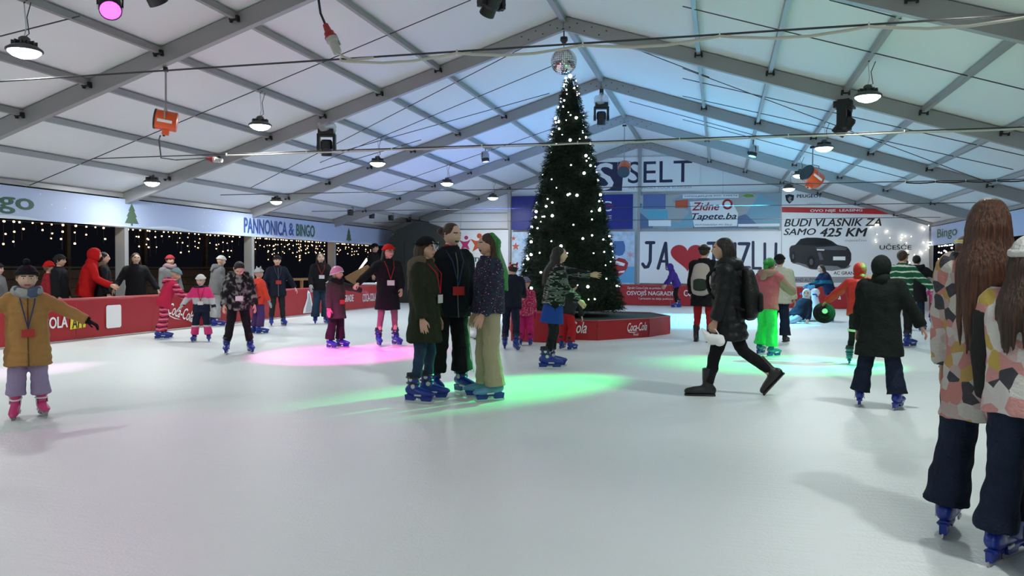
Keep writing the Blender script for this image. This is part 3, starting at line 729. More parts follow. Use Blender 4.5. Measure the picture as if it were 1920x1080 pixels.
# moving head stage lights
def moving_head(x, y, z, anchor, label, tilt=0, rz=0, bag=False, s=1.0):
    t = thing('moving_head_light', label, 'stage light', (x, y, z), rz)
    top = anchor-z
    obj('base', MB().box((0, 0, .26*s), (.30*s, .26*s, .10*s)).box((0, 0, .32*s), (.22*s, .18*s, .04*s)), M_blk, t, False)
    m = MB()
    for q in (-1, 1): m.box((q*.155*s, 0, .06*s), (.05*s, .14*s, .32*s)).lathe([(0, -.03*s), (.07*s, -.03*s), (.07*s, .03*s), (0, .03*s)], 12, c=(q*.155*s, 0, -.04*s), rot=Matrix.Rotation(rad(90), 3, 'Y'))
    m.box((0, 0, .20*s), (.34*s, .16*s, .05*s)); obj('yoke_arms', m, M_blk, t, False)
    ro = Matrix.Rotation(rad(tilt), 3, 'X')
    hd = obj('lamp_head', MB().lathe([(0, .15*s), (.09*s, .15*s), (.115*s, .11*s), (.115*s, -.02*s), (.10*s, -.06*s), (.105*s, -.16*s), (.095*s, -.17*s), (.0, -.165*s)], 16, c=(0, 0, -.04*s), rot=ro), M_blk, t, False)
    obj('lens', MB().lathe([(0, -.175*s), (.08*s, -.172*s), (.085*s, -.165*s)], 16, c=(0, 0, -.04*s), rot=ro), mat('dark_lens', (.05, .06, .08), rough=.08), hd, False, True)
    obj('clamp', MB().box((0, 0, top-.1), (.10, .06, .14)), M_dark, t, False)
    obj('hanger', MB().tube([(0, 0, .33*s), (0, 0, top-.05)], .025, 8), M_alu, t, False)
    if bag:
        mb = MB()
        for i in range(9):
            a = i*.7; mb.ball((.10*s*math.cos(a), .10*s*math.sin(a), .32*s+.05*(i % 3)), (.10*s, .10*s, .09*s), 8, 6)
        mb.tube([(0, 0, .3*s), (0, 0, .5*s), (0, 0, max(.55*s, top-.12))], [.14*s, .07*s, .035], 8)
        obj('rain_bag', remesh(mb, .022, 2, .04), mat('clear_bag', (.75, .77, .80), rough=.25, alpha=.45), t, False)
    return t
moving_head(-7.96, 15.25, 3.88, zc(-7.96)-.2, 'black moving head light in a clear rain bag beside the eave rafter', 5, .3, True, 1.05)
moving_head(XR, 20.17, 5.18, ZR-.2, 'black moving head light in a clear rain bag above the Christmas tree', 5, .2, True, 1.05)
moving_head(2.08, 15.2, 3.95, zc(2.08)-.2, 'black moving head light with its head tilted near the lamps', 38, 1.2, False, 1.15)
moving_head(XR, 10.17, 4.85, ZR-.2, 'black moving head light hanging from the ridge above the wires', 42, .9, False, 1.0)
# coloured LED cans
def led_can(x, y, z, anchor, aim, col, label, power, spot, s=1.0, blend=.5):
    t = thing('led_spotlight', label, 'stage light', (x, y, z), 0)
    d = (V(aim)-V((x, y, z))).normalized(); ro = d.to_track_quat('Z', 'Y').to_matrix()
    obj('can', MB().lathe([(0, -.20*s), (.07*s, -.20*s), (.105*s, -.14*s), (.11*s, .10*s), (.10*s, .10*s)], 18, rot=ro, cap=False), M_blk, t, False, True)
    obj('lens', MB().lathe([(0, .09*s), (.10*s, .09*s)], 18, rot=ro, cap=False), mat('lens_'+label[:12].replace(' ', '_'), col, emit=col, es=9), t, False)
    m = MB(); sd = ro @ V((1, 0, 0))
    for q in (-1, 1): m.tube([sd*q*.115*s, sd*q*.12*s+V((0, 0, .16*s)), V((0, 0, .20*s))], .012, 6)
    obj('yoke', m, M_blk, t, False)
    obj('hanger', MB().tube([(0, 0, .2*s), (0, 0, anchor-z)], .012, 6), M_dark, t, False)
    obj('rain_cover', MB().lathe([(.10*s, -.21*s), (.125*s, -.12*s), (.125*s, .0)], 14, rot=ro, cap=False), mat('clear_bag', (.75, .77, .80)), t, False)
    if power:
        lo = light('spot_beam', 'SPOT', d*.12*s, power, col, spot_size=rad(spot), spot_blend=blend, shadow_soft_size=.06)
        lo.rotation_euler = d.to_track_quat('-Z', 'Y').to_euler(); lo.parent = t
    return t
g = ground
led_can(-6.7, 22.63, 4.55, zc(-6.7)-.03, (-6.0, 22.2, 0), (.12, .16, 1), 'blue glowing LED spotlight on a purlin above the rink', 2600, 66)
led_can(.82, 22.7, 4.5, zc(.82)-.03, tuple(ground(1330, 600)), (.08, .62, 1), 'cyan glowing LED spotlight on a purlin near the gable', 4200, 74)
pk = ground(655, 668)
led_can(-6.75, 7.75, 4.30, zc(-6.75)-.03, (-3.4, 4.2, 0), (1, .03, .62), 'magenta glowing LED spotlight close under the roof sheet', 120, 50, 1.1)
led_can(-6.2, 7.8, 4.40, zc(-6.2)-.03, tuple(ground(640, 664)), (1, .04, .55), 'second LED spotlight in a clear cover next to the magenta one', 3800, 32, blend=1.0)
def beam(head, aim, col, power, spot, blend=.6):
    t = head; loc = t.location
    d = (V(aim)-loc-V((0, 0, -.04))).normalized()
    lo = light('beam', 'SPOT', loc+V((0, 0, -.04))+d*.25, power, col, spot_size=rad(spot), spot_blend=blend, shadow_soft_size=.05)
    lo.rotation_euler = d.to_track_quat('-Z', 'Y').to_euler()
    return lo
gh = [o for o in C.objects if o.name.startswith('moving_head_light')]
beam(gh[0], ground(40, 697), (1, .55, .90), 2600, 11, 1.0)
beam(gh[2], ground(955, 728), (.02, 1, .22), 8000, 15, 1.0)
led_can(4.4, 12.9, 3.55, zc(4.4)-.03, tuple(ground(1500, 683)), (.02, 1, .25), 'green LED spotlight on the far purlin out past the lamps', 3200, 34, blend=1.0)

# four small black spotlights under the far eave
for i, (u, v) in enumerate(((657, 398), (697, 404), (733, 408), (766, 411))):
    p = atx(u, v, -11.69)
    t = thing('small_spotlight', 'small black spotlight on the eave purlin, %s from the canvas booth' % ORD[3-i], 'stage light', tuple(p), 0, 'small black spotlights by the booth')
    obj('can', MB().lathe([(0, .09), (.07, .09), (.085, .04), (.095, -.10), (.08, -.10)], 14, cap=False), M_blk, t, False, True)
    obj('front_lens', MB().lathe([(0, -.09), (.08, -.09)], 14, cap=False), mat('dark_lens', (.05, .06, .08)), t, False)
    obj('bracket', MB().tube([(-.1, 0, -.02), (-.1, 0, .16), (.1, 0, .16), (.1, 0, -.02)], .012, 6), M_blk, t, False)
    obj('clamp', MB().box((0, 0, (zc(-11.69)-p.z)/2+.06), (.03, .03, max(.04, zc(-11.69)-p.z-.12))), M_blk, t, False)

# mirror ball
t = thing('mirror_ball', 'silver mirror ball hanging above the Christmas tree', 'mirror ball', (XR, 15.17, 5.30))
mb = MB(); rb = .25; NL, NA = 20, 40
for i in range(NL):
    a0, a1 = math.pi*i/NL+.012, math.pi*(i+1)/NL-.012
    for j in range(NA):
        if i in (0, NL-1) and j % 4: continue
        b0, b1 = 2*math.pi*j/NA+.014, 2*math.pi*(j+(1 if 0 < i < NL-1 else 4))/NA-.014
        jt = [jit(.0025) for _ in range(4)]
        mb.add([V((math.sin(a)*math.cos(b_), math.sin(a)*math.sin(b_), math.cos(a)))*(rb+e) for (a, b_), e in zip(((a0, b0), (a1, b0), (a1, b1), (a0, b1)), jt)], [(0, 1, 2, 3)])
o = obj('mirror_tiles', mb, mat('mirror', (.86, .87, .88), rough=.06, metal=1), t, False); o['kind'] = 'stuff'
obj('core_ball', MB().ball((0, 0, 0), rb-.006, 24, 16), mat('ball_core', (.25, .25, .26), rough=.4), t, False, True)
obj('motor', MB().lathe([(.0, .46), (.07, .46), (.075, .40), (.03, .34), (.0, .34)], 14), M_blk, t, False)
obj('chain', MB().tube([(0, 0, rb), (0, 0, .35)], .006, 6), M_dark, t, False)
obj('hanger', MB().tube([(0, 0, .45), (0, 0, .58)], .012, 6), M_dark, t, False)

# steel ropes across the tent with cables tied along them
def rope(y, z, label, xa=None, xb=None, sag=.0):
    z_l = XR-(ZR-z)/TT; z_r = XR+(ZR-z)/TT
    pts = [V((z_l+(z_r-z_l)*i/16, y, z-sag*math.sin(math.pi*i/16))) for i in range(17)]
    tag(obj('steel_rope', MB().tube(pts, .010, 6), M_wire), label, 'rope')
    return pts
rope(7.67, 3.51, 'taut dark steel rope nearest the mirror ball across the tent')
rope(12.67, 3.36, 'taut dark steel rope carrying the pale cable with the red connector')
rope(17.67, 3.14, 'thin dark steel rope crossing below the SELT banner')
rope(22.67, 3.08, 'thin dark steel rope crossing above the Zidne Tapete banner')
rope(27.67, 3.02, 'thin dark steel rope crossing right in front of the gable banners')
def tied(y, z, u0, u1, label, m, sag=.05, r=.013, n=5):
    x0 = aty(u0, 200, y).x; x1 = aty(u1, 200, y).x; pts = []
    K = 40
    for i in range(K+1):
        f = i/K; pts.append((x0+(x1-x0)*f, y-.02, z-.022-sag*abs(math.sin(math.pi*f*n))*(1 if i % 2 else .9)))
    o = thing('tied_cable', label, 'cable', pts[0])
    obj('cable', MB().tube(pts, r, 6), m, o)
    for i in range(n+1):
        x = x0+(x1-x0)*i/n; obj('cable_tie', MB().box((x, y-.01, z-.01), (.012, .04, .05)), M_white, o)
tied(7.67, 3.51, 640, 1930, 'pale cable tied along the steel rope in front of the mirror ball', M_cream, .055, .014, 5)
tied(12.67, 3.36, 425, 1930, 'pale cable tied along the rope behind the tree top', M_cream, .012, .013, 8)
tied(17.67, 3.14, 1700, 1930, 'dark cable tied along the rope over the right roof', M_blk, .02, .014, 4)
# heavy duty connectors
def connector(a, b_, label, s=1.0):
    a, b_ = V(a), V(b_); d = (b_-a).normalized(); ro = d.to_track_quat('Z', 'Y').to_matrix(); ln = (b_-a).length
    t = thing('power_connector', label, 'connector', tuple(a))
    obj('red_plug', MB().lathe([(.0, 0), (.025*s, 0), (.034*s, .25*ln), (.045*s, .28*ln), (.047*s, .45*ln), (0, .45*ln)], 14, c=a, rot=ro), mat('plug_red', (.42, .03, .03), rough=.4), t, True, False)
    obj('grey_socket', MB().lathe([(.0, .45*ln), (.052*s, .45*ln), (.055*s, .6*ln), (.042*s, .64*ln), (.038*s, ln), (0, ln)], 14, c=a, rot=ro), mat('socket_grey', (.55, .54, .50), rough=.5), t, True, False)
    obj('hinged_lid', MB().box(a+ro @ V((.06*s, 0, .55*ln)), (.015, .08*s, .10*s), ro), mat('socket_grey', (.55, .54, .50)), t)
    obj('collar', MB().lathe([(.048*s, .42*ln), (.056*s, .42*ln), (.056*s, .47*ln), (.048*s, .47*ln)], 14, c=a, rot=ro), mat('plug_red', (.42, .03, .03)), t)
    return t
pa, pb = aty(610, 46, 7.67), aty(633, 99, 7.67)
connector(pa, pb, 'red and grey power connector dangling from a black cable', 1.15)
tag(obj('power_cable', MB().tube([pa, aty(601, 25, 7.67), aty(596, -10, 7.7), roofpt(594, -60, .0)], .013, 8), M_blk), 'black cable dropping from the roof to the dangling connector', 'cable')
tag(obj('power_cable', MB().tube([pb, aty(645, 107, 7.66), aty(660, 112, 7.65), aty(700, 108, 7.65)], .013, 8), M_cream), 'short pale cable looping from the dangling connector to the rope', 'cable')
connector(aty(388, 298, 12.66), aty(416, 301, 12.66), 'red and white power connector lying along the steel rope', 1.0)

# ================================================================ Christmas tree on its red base
TX, TY = -3.10, 16.75
t = thing('christmas_tree', 'tall dark green artificial Christmas tree covered in white lights', 'tree', (TX, TY, 0))
TZ0, TZ1, TR = .50, 5.36, 1.06
def tr(z):
    f = min(1, max(0, (z-TZ0)/(TZ1-TZ0))); return (TR*(1-f)**.92+.05)
M_fir = mat('fir_needles', (.010, .030, .014), rough=.7, var=.5, spec=.25)
mb = MB(); rr = random.Random(11)
core = [(tr(TZ0)*.94, TZ0)]+[(tr(TZ0+(TZ1-TZ0)*i/14)*.95-.01, TZ0+(TZ1-TZ0)*i/14) for i in range(1, 14)]+[(.03, TZ1-.04)]
obj('dark_core', MB().lathe(core, 20, c=(TX, TY, 0)), mat('fir_core', (.004, .011, .006), rough=.9, bump=1, bscale=30), t)  # solid filler cone closing the gaps, inner shade put into its dark colour
n = 0
while n < 6500:
    z = TZ0+(TZ1-TZ0)*(1-math.sqrt(rr.random()))**1.0 if rr.random() < .85 else rr.uniform(TZ0, TZ1)
    a = rr.uniform(0, 2*math.pi); r0 = tr(z)*rr.uniform(.90, 1.0)
    base = V((TX+r0*math.cos(a), TY+r0*math.sin(a), z)); out = V((math.cos(a), math.sin(a), rr.uniform(-.55, .25))).normalized()
    ln = rr.uniform(.06, .15)*(1 if z < 4.6 else .65); tip = base+out*ln
    for k in range(9):
        f = k/9; p = base+out*ln*f; q = (out*.6+V((jit(1), jit(1), jit(1)))*.9).normalized()*rr.uniform(.05, .09)
        s = q.cross(V((jit(1), jit(1), jit(1)))).normalized()*.006
        mb.add([p-s, p+s, p+q], [(0, 1, 2)])
    n += 1
o = obj('needles', mb, M_fir, t); o['kind'] = 'stuff'
obj('trunk', MB().tube([(TX, TY, .37), (TX, TY, TZ1-.2)], [.07, .02], 8), M_wood, t)
mb = MB(); wi = MB(); pts = []
for i in range(185):
    f = rr.random()**1.15; z = TZ0+.06+(TZ1-TZ0-.06)*f; a = rr.uniform(0, 2*math.pi); r0 = tr(z)+.05
    s = rr.choice((.012, .014, .017, .020, .024, .030)); mb.ball((TX+r0*math.cos(a), TY+r0*math.sin(a), z), s, 8, 6)
mb.ball((TX, TY-.04, TZ1+.03), .04, 10, 8)
o = obj('light_bulbs', mb, mat('tree_bulb', (1, 1, 1), emit=(.95, 1, .98), es=7), t, smooth=True); o['kind'] = 'stuff'
for k in range(240): f = k/240; pts.append((TX+(tr(TZ0+.1+5*f)+.02)*math.cos(k*.55), TY+(tr(TZ0+.1+5*f)+.02)*math.sin(k*.55), TZ0+.1+4.95*f))
obj('light_wire', MB().tube(pts, .004, 3), mat('green_wire', (.01, .03, .015)), t)
# red octagonal base
t = thing('tree_base', 'low red octagonal Coca-Cola base under the Christmas tree', 'stand', (TX, TY, 0))
PB = [ground(1030, 636), ground(1120, 638.5), ground(1217, 632), V((-1.0, 17.0, 0)), V((-1.5, 18.2, 0)), V((-3.6, 18.4, 0)), V((-4.6, 17.4, 0)), V((-4.2, 16.2, 0))]
HBASE = .37
for i in range(8):
    a, c = PB[i], PB[(i+1) % 8]; U = (c-a).normalized(); nn = U.cross(ZX)
    pn = MB(); K = 7
    pn.add([a+(c-a)*(j/(K-1))+V((0, 0, z))+nn*(.008*math.sin(j*1.7+z*9)) for z in (0, .13, .26, HBASE+.01*math.sin(i)) for j in range(K)], [(r*K+j, r*K+j+1, (r+1)*K+j+1, (r+1)*K+j) for r in range(3) for j in range(K-1)])
    po = obj('side_panel', pn, M_redp, t, smooth=True)
    if i in (0, 1, 7):
        ln = (c-a).length
        if i == 0:
            script(a+U*(-.02)+ZX*.13, U, .74, M_white, po, .015); text('Real Magic', a+U*.0+ZX*.045, U, ZX, .45, .05, M_white, po, off=.015)
        elif i == 1:
            script(a+U*(ln-.62)+ZX*.14, U, .54, M_white, po, .015); text('Real', a+U*(ln-.45)+ZX*.05, U, ZX, .13, .05, M_white, po, off=.015)
b = MB(); b.add([p+V((0, 0, HBASE-.01)) for p in PB], [tuple(range(8))]); obj('top_cloth', b, mat('green_cloth', (.018, .04, .032), rough=.8, bump=.4, bscale=8), t)
m = MB()
for i in range(8): m.tube([PB[i]+V((0, 0, HBASE)), PB[(i+1) % 8]+V((0, 0, HBASE))], .014, 6)
obj('top_edge', m, mat('base_edge', (.36, .05, .05), rough=.5), t)
# taller red box behind the skaters, in front of the tree
t = thing('red_box', 'plain red box standing by the tree base behind the skaters', 'box', (-3.35, 15.25, 0))
a, c = ground(958, 640), ground(1066, 644)
U = (c-a).normalized(); dp = V((-U.y, U.x, 0))*.26
m = MB(); q = [a, c, c+dp, a+dp]; hb = .54
m.add([p+V((0, 0, z)) for z in (.01, hb) for p in q], [(3, 2, 1, 0), (4, 5, 6, 7), (0, 1, 5, 4), (1, 2, 6, 5), (2, 3, 7, 6), (3, 0, 4, 7)])
obj('box_body', m, M_redp, t)
m = MB()
for i in range(4): m.tube([q[i]+V((0, 0, hb)), q[(i+1) % 4]+V((0, 0, hb))], .016, 6)
obj('box_rim', m, M_cap, t)

# white plastic skating aids on the ice
M_aid = mat('white_plastic', (.74, .75, .76), rough=.4)
def skating_aid(loc, rz, label, s=1.0):
    t = thing('skating_aid', label, 'skating aid', loc, rz)
    mb = MB().tube([(0, -.32*s, .10*s), (0, 0, .12*s), (0, .3*s, .10*s)], [(.20*s, .09*s), (.24*s, .11*s), (.19*s, .09*s)], 12, rnd=True)
    mb.tube([(0, .16*s, .12*s), (0, .20*s, .45*s), (0, .16*s, .66*s)], [(.17*s, .12*s), (.13*s, .10*s), (.09*s, .08*s)], 12, rnd=True)
    mb.ball((0, .17*s, .76*s), (.12*s, .13*s, .12*s), 12, 8)
    obj('body', remesh(mb, .02, 3), M_aid, t, False)
    m = MB()
    for q in (-1, 1): m.tube([(q*.10*s, .16*s, .66*s), (q*.24*s, .02, .72*s), (q*.26*s, -.08*s, .72*s)], .02*s, 8, rnd=True)
    obj('handles', m, mat('blue_grip', (.02, .08, .45), rough=.4), t, False, True)
    m = MB()
    for q in (-1, 1): m.box((q*.15*s, 0, .012), (.04*s, .62*s, .024))
    obj('runners', m, M_aid, t, False)
    return t
gp = ground(1518, 603); skating_aid((gp.x-.02, gp.y-.05, 0), rad(-60), 'white plastic skating aid the fallen boy leans on', 1.0)
gp = ground(889, 634); skating_aid((gp.x, gp.y, 0), rad(40), 'white skating aid with blue grips standing behind the three talking skaters', .85)
# ================================================================ people
def RX(a): return Matrix.Rotation(rad(a), 3, 'X')
def RY(a): return Matrix.Rotation(rad(a), 3, 'Y')
def RZ(a): return Matrix.Rotation(rad(a), 3, 'Z')
SKINS = [(.62, .36, .26), (.55, .31, .22), (.66, .42, .32)]
M_lip = mat('lips', (.38, .10, .09), rough=.45); M_eyew = mat('eye_white', (.75, .73, .70), rough=.2); M_iris = mat('iris', (.03, .02, .015), rough=.15)
# ---- head: height 1, centre at origin, face towards +y
def make_head(nl=44, nv=34):
    b = MB(); rows = []
    for i in range(1, nv):
        ph = math.pi*i/nv; row = []
        for j in range(nl):
            th = 2*math.pi*j/nl
            x, y, z = .36*math.sin(ph)*math.sin(th), .44*math.sin(ph)*math.cos(th), .5*math.cos(ph)
            if z < -.05:                                   # jaw
                k = (-.05-z)/.45; x *= 1-.34*k*k; y = y*(1-.10*k)+.045*k if y > 0 else y*(1-.45*k)
            if y > 0:
                fx = abs(x)
                g = lambda cx, cz, sx, sz: math.exp(-((fx-cx)/sx)**2-((z-cz)/sz)**2)
                y += .085*g(0, -.09, .05, .055)+.045*g(0, .02, .035, .09)     # nose
                y -= .045*g(.15, .03, .075, .05)                              # eye sockets
                y += .018*g(.13, .12, .12, .035)+.018*g(.19, -.12, .09, .08)  # brow, cheek
                y += .022*g(0, -.235, .085, .022)+.020*g(0, -.275, .075, .022)-.012*g(0, -.255, .09, .010)
                y += .025*g(0, -.40, .10, .06)                                # chin
            row.append(V((x, y, z)))
        rows.append(row)
    b.rings(rows, True)
    for fi, f in enumerate(b.f):
        c = sum((V(b.v[q]) for q in f), V())/len(f)
        if c.y > .3 and abs(c.x) < .11 and -.295 < c.z < -.215: b.m[fi] = 1
        elif c.y > .25 and .07 < abs(c.x) < .23 and .095 < c.z < .135: b.m[fi] = 4
    for s in (-1, 1):
        b.ball((s*.15, .345, .025), (.055, .045, .036), 10, 6, mi=2); b.ball((s*.15, .378, .025), (.024, .016, .026), 8, 6, mi=3)
        b.tube([(s*.345, -.02, -.10), (s*.385, -.045, -.02), (s*.385, -.05, .07), (s*.35, -.02, .09)], [(.02, .03), (.025, .05), (.025, .05), (.018, .03)], 8)
    return b
HEAD = make_head(); HEAD_S = make_head(26, 22)
# ---- right hand: wrist at origin, fingers towards -z, palm towards -x, thumb forward
def make_hand(curl, spread=4, mitten=False):
    b = MB(); b.tube([(0, 0, .015), (0, 0, -.02), (0, .002, -.06), (0, 0, -.092)], [(.019, .026), (.017, .034), (.016, .042), (.014, .041)], 10, ref=(0, 1, 0))
    if mitten:
        b.tube([(0, 0, -.06), (-.004, 0, -.12), (-.015, 0, -.165)], [(.022, .042), (.022, .044), (.016, .028)], 10, ref=(0, 1, 0), rnd=True)
    else:
        for i, (y, ln) in enumerate(((.031, .070), (.011, .080), (-.010, .075), (-.030, .058))):
            p = V((0, y, -.086)); a = 0; pts = [p.copy()]; sp = (1.5-i)*spread
            for sg, fr in enumerate((.45, .30, .25)):
                a += curl*(.6, 1.1, .9)[sg]; d = RX(sp) @ V((-math.sin(rad(a)), 0, -math.cos(rad(a)))); p = p+d*ln*fr; pts.append(p.copy())
            b.tube(pts, [.0092, .0088, .0080, .0066], 7, ref=(0, 1, 0), rnd=True)
    b.tube([(-.004, .026, -.022), (-.014, .048, -.050), (-.022, .056, -.076), (-.028, .055, -.096)], [.013, .0115, .010, .008], 7, rnd=True)
    return from_mesh(remesh(b, .0052, 2))
HANDS = {'relaxed': make_hand(22), 'grip': make_hand(58), 'open': make_hand(7, 9), 'mitten': make_hand(0, 0, True)}
# ---- skate and boot: heel-toe along +y, ankle above the origin, sole on z = 0
def make_skates():
    b = MB(); b.tube([(0, -.085, .125), (0, -.04, .118), (0, .05, .108), (0, .13, .098), (0, .185, .094)], [(.040, .045), (.046, .050), (.050, .045), (.050, .035), (.034, .024)], 12, rnd=True)
    b.tube([(0, -.035, .11), (0, -.030, .18), (0, -.035, .25), (0, -.040, .275)], [(.048, .058), (.048, .060), (.052, .062), (.054, .064)], 12)
    boot = remesh(b, .012, 3)
    h = MB().tube([(0, -.10, .072), (0, .0, .066), (0, .17, .070)], [(.032, .014), (.030, .014), (.028, .012)], 8)
    pr_ = [(-.125, .075), (-.118, .022), (-.02, .022), (-.005, .05), (.05, .05), (.065, .022), (.165, .024), (.185, .075)]
    k_ = len(pr_); h.add([(x, y, z) for x in (-.016, .016) for y, z in pr_], [tuple(range(k_))[::-1], tuple(range(k_, 2*k_))]+[(i, (i+1) % k_, (i+1) % k_+k_, i+k_) for i in range(k_)])
    bl = MB(); pr = [(-.135, .012), (-.125, .0), (.16, .0), (.19, .010), (.205, .030), (.195, .034), (.17, .028), (-.125, .028)]
    n = len(pr); bl.add([(x, y, z) for x in (-.0035, .0035) for y, z in pr], [tuple(range(n))[::-1], tuple(range(n, 2*n))]+[(i, (i+1) % n, (i+1) % n+n, i+n) for i in range(n)])
    bk = MB()
    for s in (-1, 1):
        bk.lathe([(.012, 0), (.020, 0), (.020, .006), (.012, .006)], 12, c=(s*.051, -.035, .232), rot=RY(s*90)); bk.lathe([(.012, 0), (.022, 0), (.022, .006), (.012, .006)], 12, c=(s*.047, -.01, .165), rot=RY(s*90))
        bk.box((s*.049, .045, .082), (.008, .075, .016))
    st = MB()
    for z, rx, ry in ((.250, .058, .068), (.195, .054, .065)): st.tube([(rx*math.cos(a*.5236), -.036+ry*math.sin(a*.5236), z) for a in range(12)]+[(rx, -.036, z)], .009, 6)
    cf = MB().tube([(0, -.040, .260), (0, -.042, .295)], [(.056, .066), (.052, .062)], 14)
    return [('boot_shell', boot), ('blade_holder', h.mesh('h')), ('blade', bl.mesh('b')), ('buckles', bk.mesh('k')), ('strap', st.mesh('s')), ('cuff', cf.mesh('c'))]
SK = make_skates()
M_sk = {'blue': mat('skate_blue', (.010, .030, .26), rough=.35), 'pink': mat('skate_pink', (.62, .05, .20), rough=.4), 'teal': mat('skate_teal', (.01, .13, .22), rough=.35), 'light': mat('skate_pale_blue', (.10, .26, .42), rough=.35)}
def skate_set(c):
    ms = {'boot_shell': M_sk[c], 'blade_holder': M_sk['blue'] if c != 'pink' else M_grey, 'blade': M_steel, 'buckles': mat('buckle_grey', (.55, .57, .60), rough=.4), 'strap': M_blk if c != 'pink' else M_white, 'cuff': mat('skate_liner', (.012, .013, .02), rough=.8)}
    return [(nm, setm(me.copy(), ms[nm])) for nm, me in SK]
SKATES = {}
def make_boot():
    b = MB(); b.tube([(0, -.075, .055), (0, .0, .055), (0, .10, .048), (0, .165, .042)], [(.036, .05), (.040, .05), (.044, .042), (.034, .032)], 12, rnd=True)
    b.tube([(0, -.03, .06), (0, -.03, .15), (0, -.035, .27)], [(.044, .052), (.044, .054), (.052, .062)], 12)
    return setm(remesh(b, .012, 3), mat('black_leather', (.012, .012, .013), rough=.45))
BOOT = make_boot()
SOLE = MB().tube([(0, -.10, .010), (0, 0, .010), (0, .12, .010), (0, .19, .010)], [(.036, .012), (.040, .012), (.046, .012), (.030, .012)], 12).mesh('sole', [M_blk])
HAIRC = {'brown': (.045, .022, .012), 'dark': (.012, .009, .008), 'auburn': (.075, .028, .014), 'fair': (.16, .10, .055), 'green': (.03, .22, .04)}
def hairm(c):
    if 'hair_'+c in MATS: return MATS['hair_'+c]
    m = mat('hair_'+c, HAIRC[c], rough=.45, spec=.4); nt = m.node_tree; b = nt.nodes['Principled BSDF']; N = nt.nodes.new; L = nt.links.new
    tc = N('ShaderNodeTexCoord'); mp = N('ShaderNodeMapping'); mp.inputs['Scale'].default_value = (1, 1, .07); n = N('ShaderNodeTexNoise'); n.inputs['Scale'].default_value = 110; n.inputs['Detail'].default_value = 4
    L(tc.outputs['Object'], mp.inputs[0]); L(mp.outputs[0], n.inputs['Vector'])      # fine strands running down
    bp = N('ShaderNodeBump'); bp.inputs['Strength'].default_value = .9; bp.inputs['Distance'].default_value = .02; L(n.outputs['Fac'], bp.inputs['Height']); L(bp.outputs[0], b.inputs['Normal'])
    r = N('ShaderNodeValToRGB'); r.color_ramp.elements[0].position = .35; r.color_ramp.elements[1].position = .65; h = HAIRC[c]
    r.color_ramp.elements[0].color = (*[x*.5 for x in h], 1); r.color_ramp.elements[1].color = (*[x*1.6 for x in h], 1); L(n.outputs['Fac'], r.inputs[0]); L(r.outputs[0], b.inputs['Base Color'])
    return m

def cr(pts, rr, n=4):         # smooth path through a few joints
    out, ro = [], []
    for i in range(len(pts)-1):
        p0, p1, p2, p3 = pts[max(i-1, 0)], pts[i], pts[i+1], pts[min(i+2, len(pts)-1)]
        for k in range(n):
            t = k/n; out.append(.5*((2*p1)+(p2-p0)*t+(2*p0-5*p1+4*p2-p3)*t*t+(3*p1-p0-3*p2+p3)*t*t*t)); a, c = rr[i], rr[i+1]; ro.append(a+(c-a)*t)
    return out+[pts[-1]], ro+[rr[-1]]

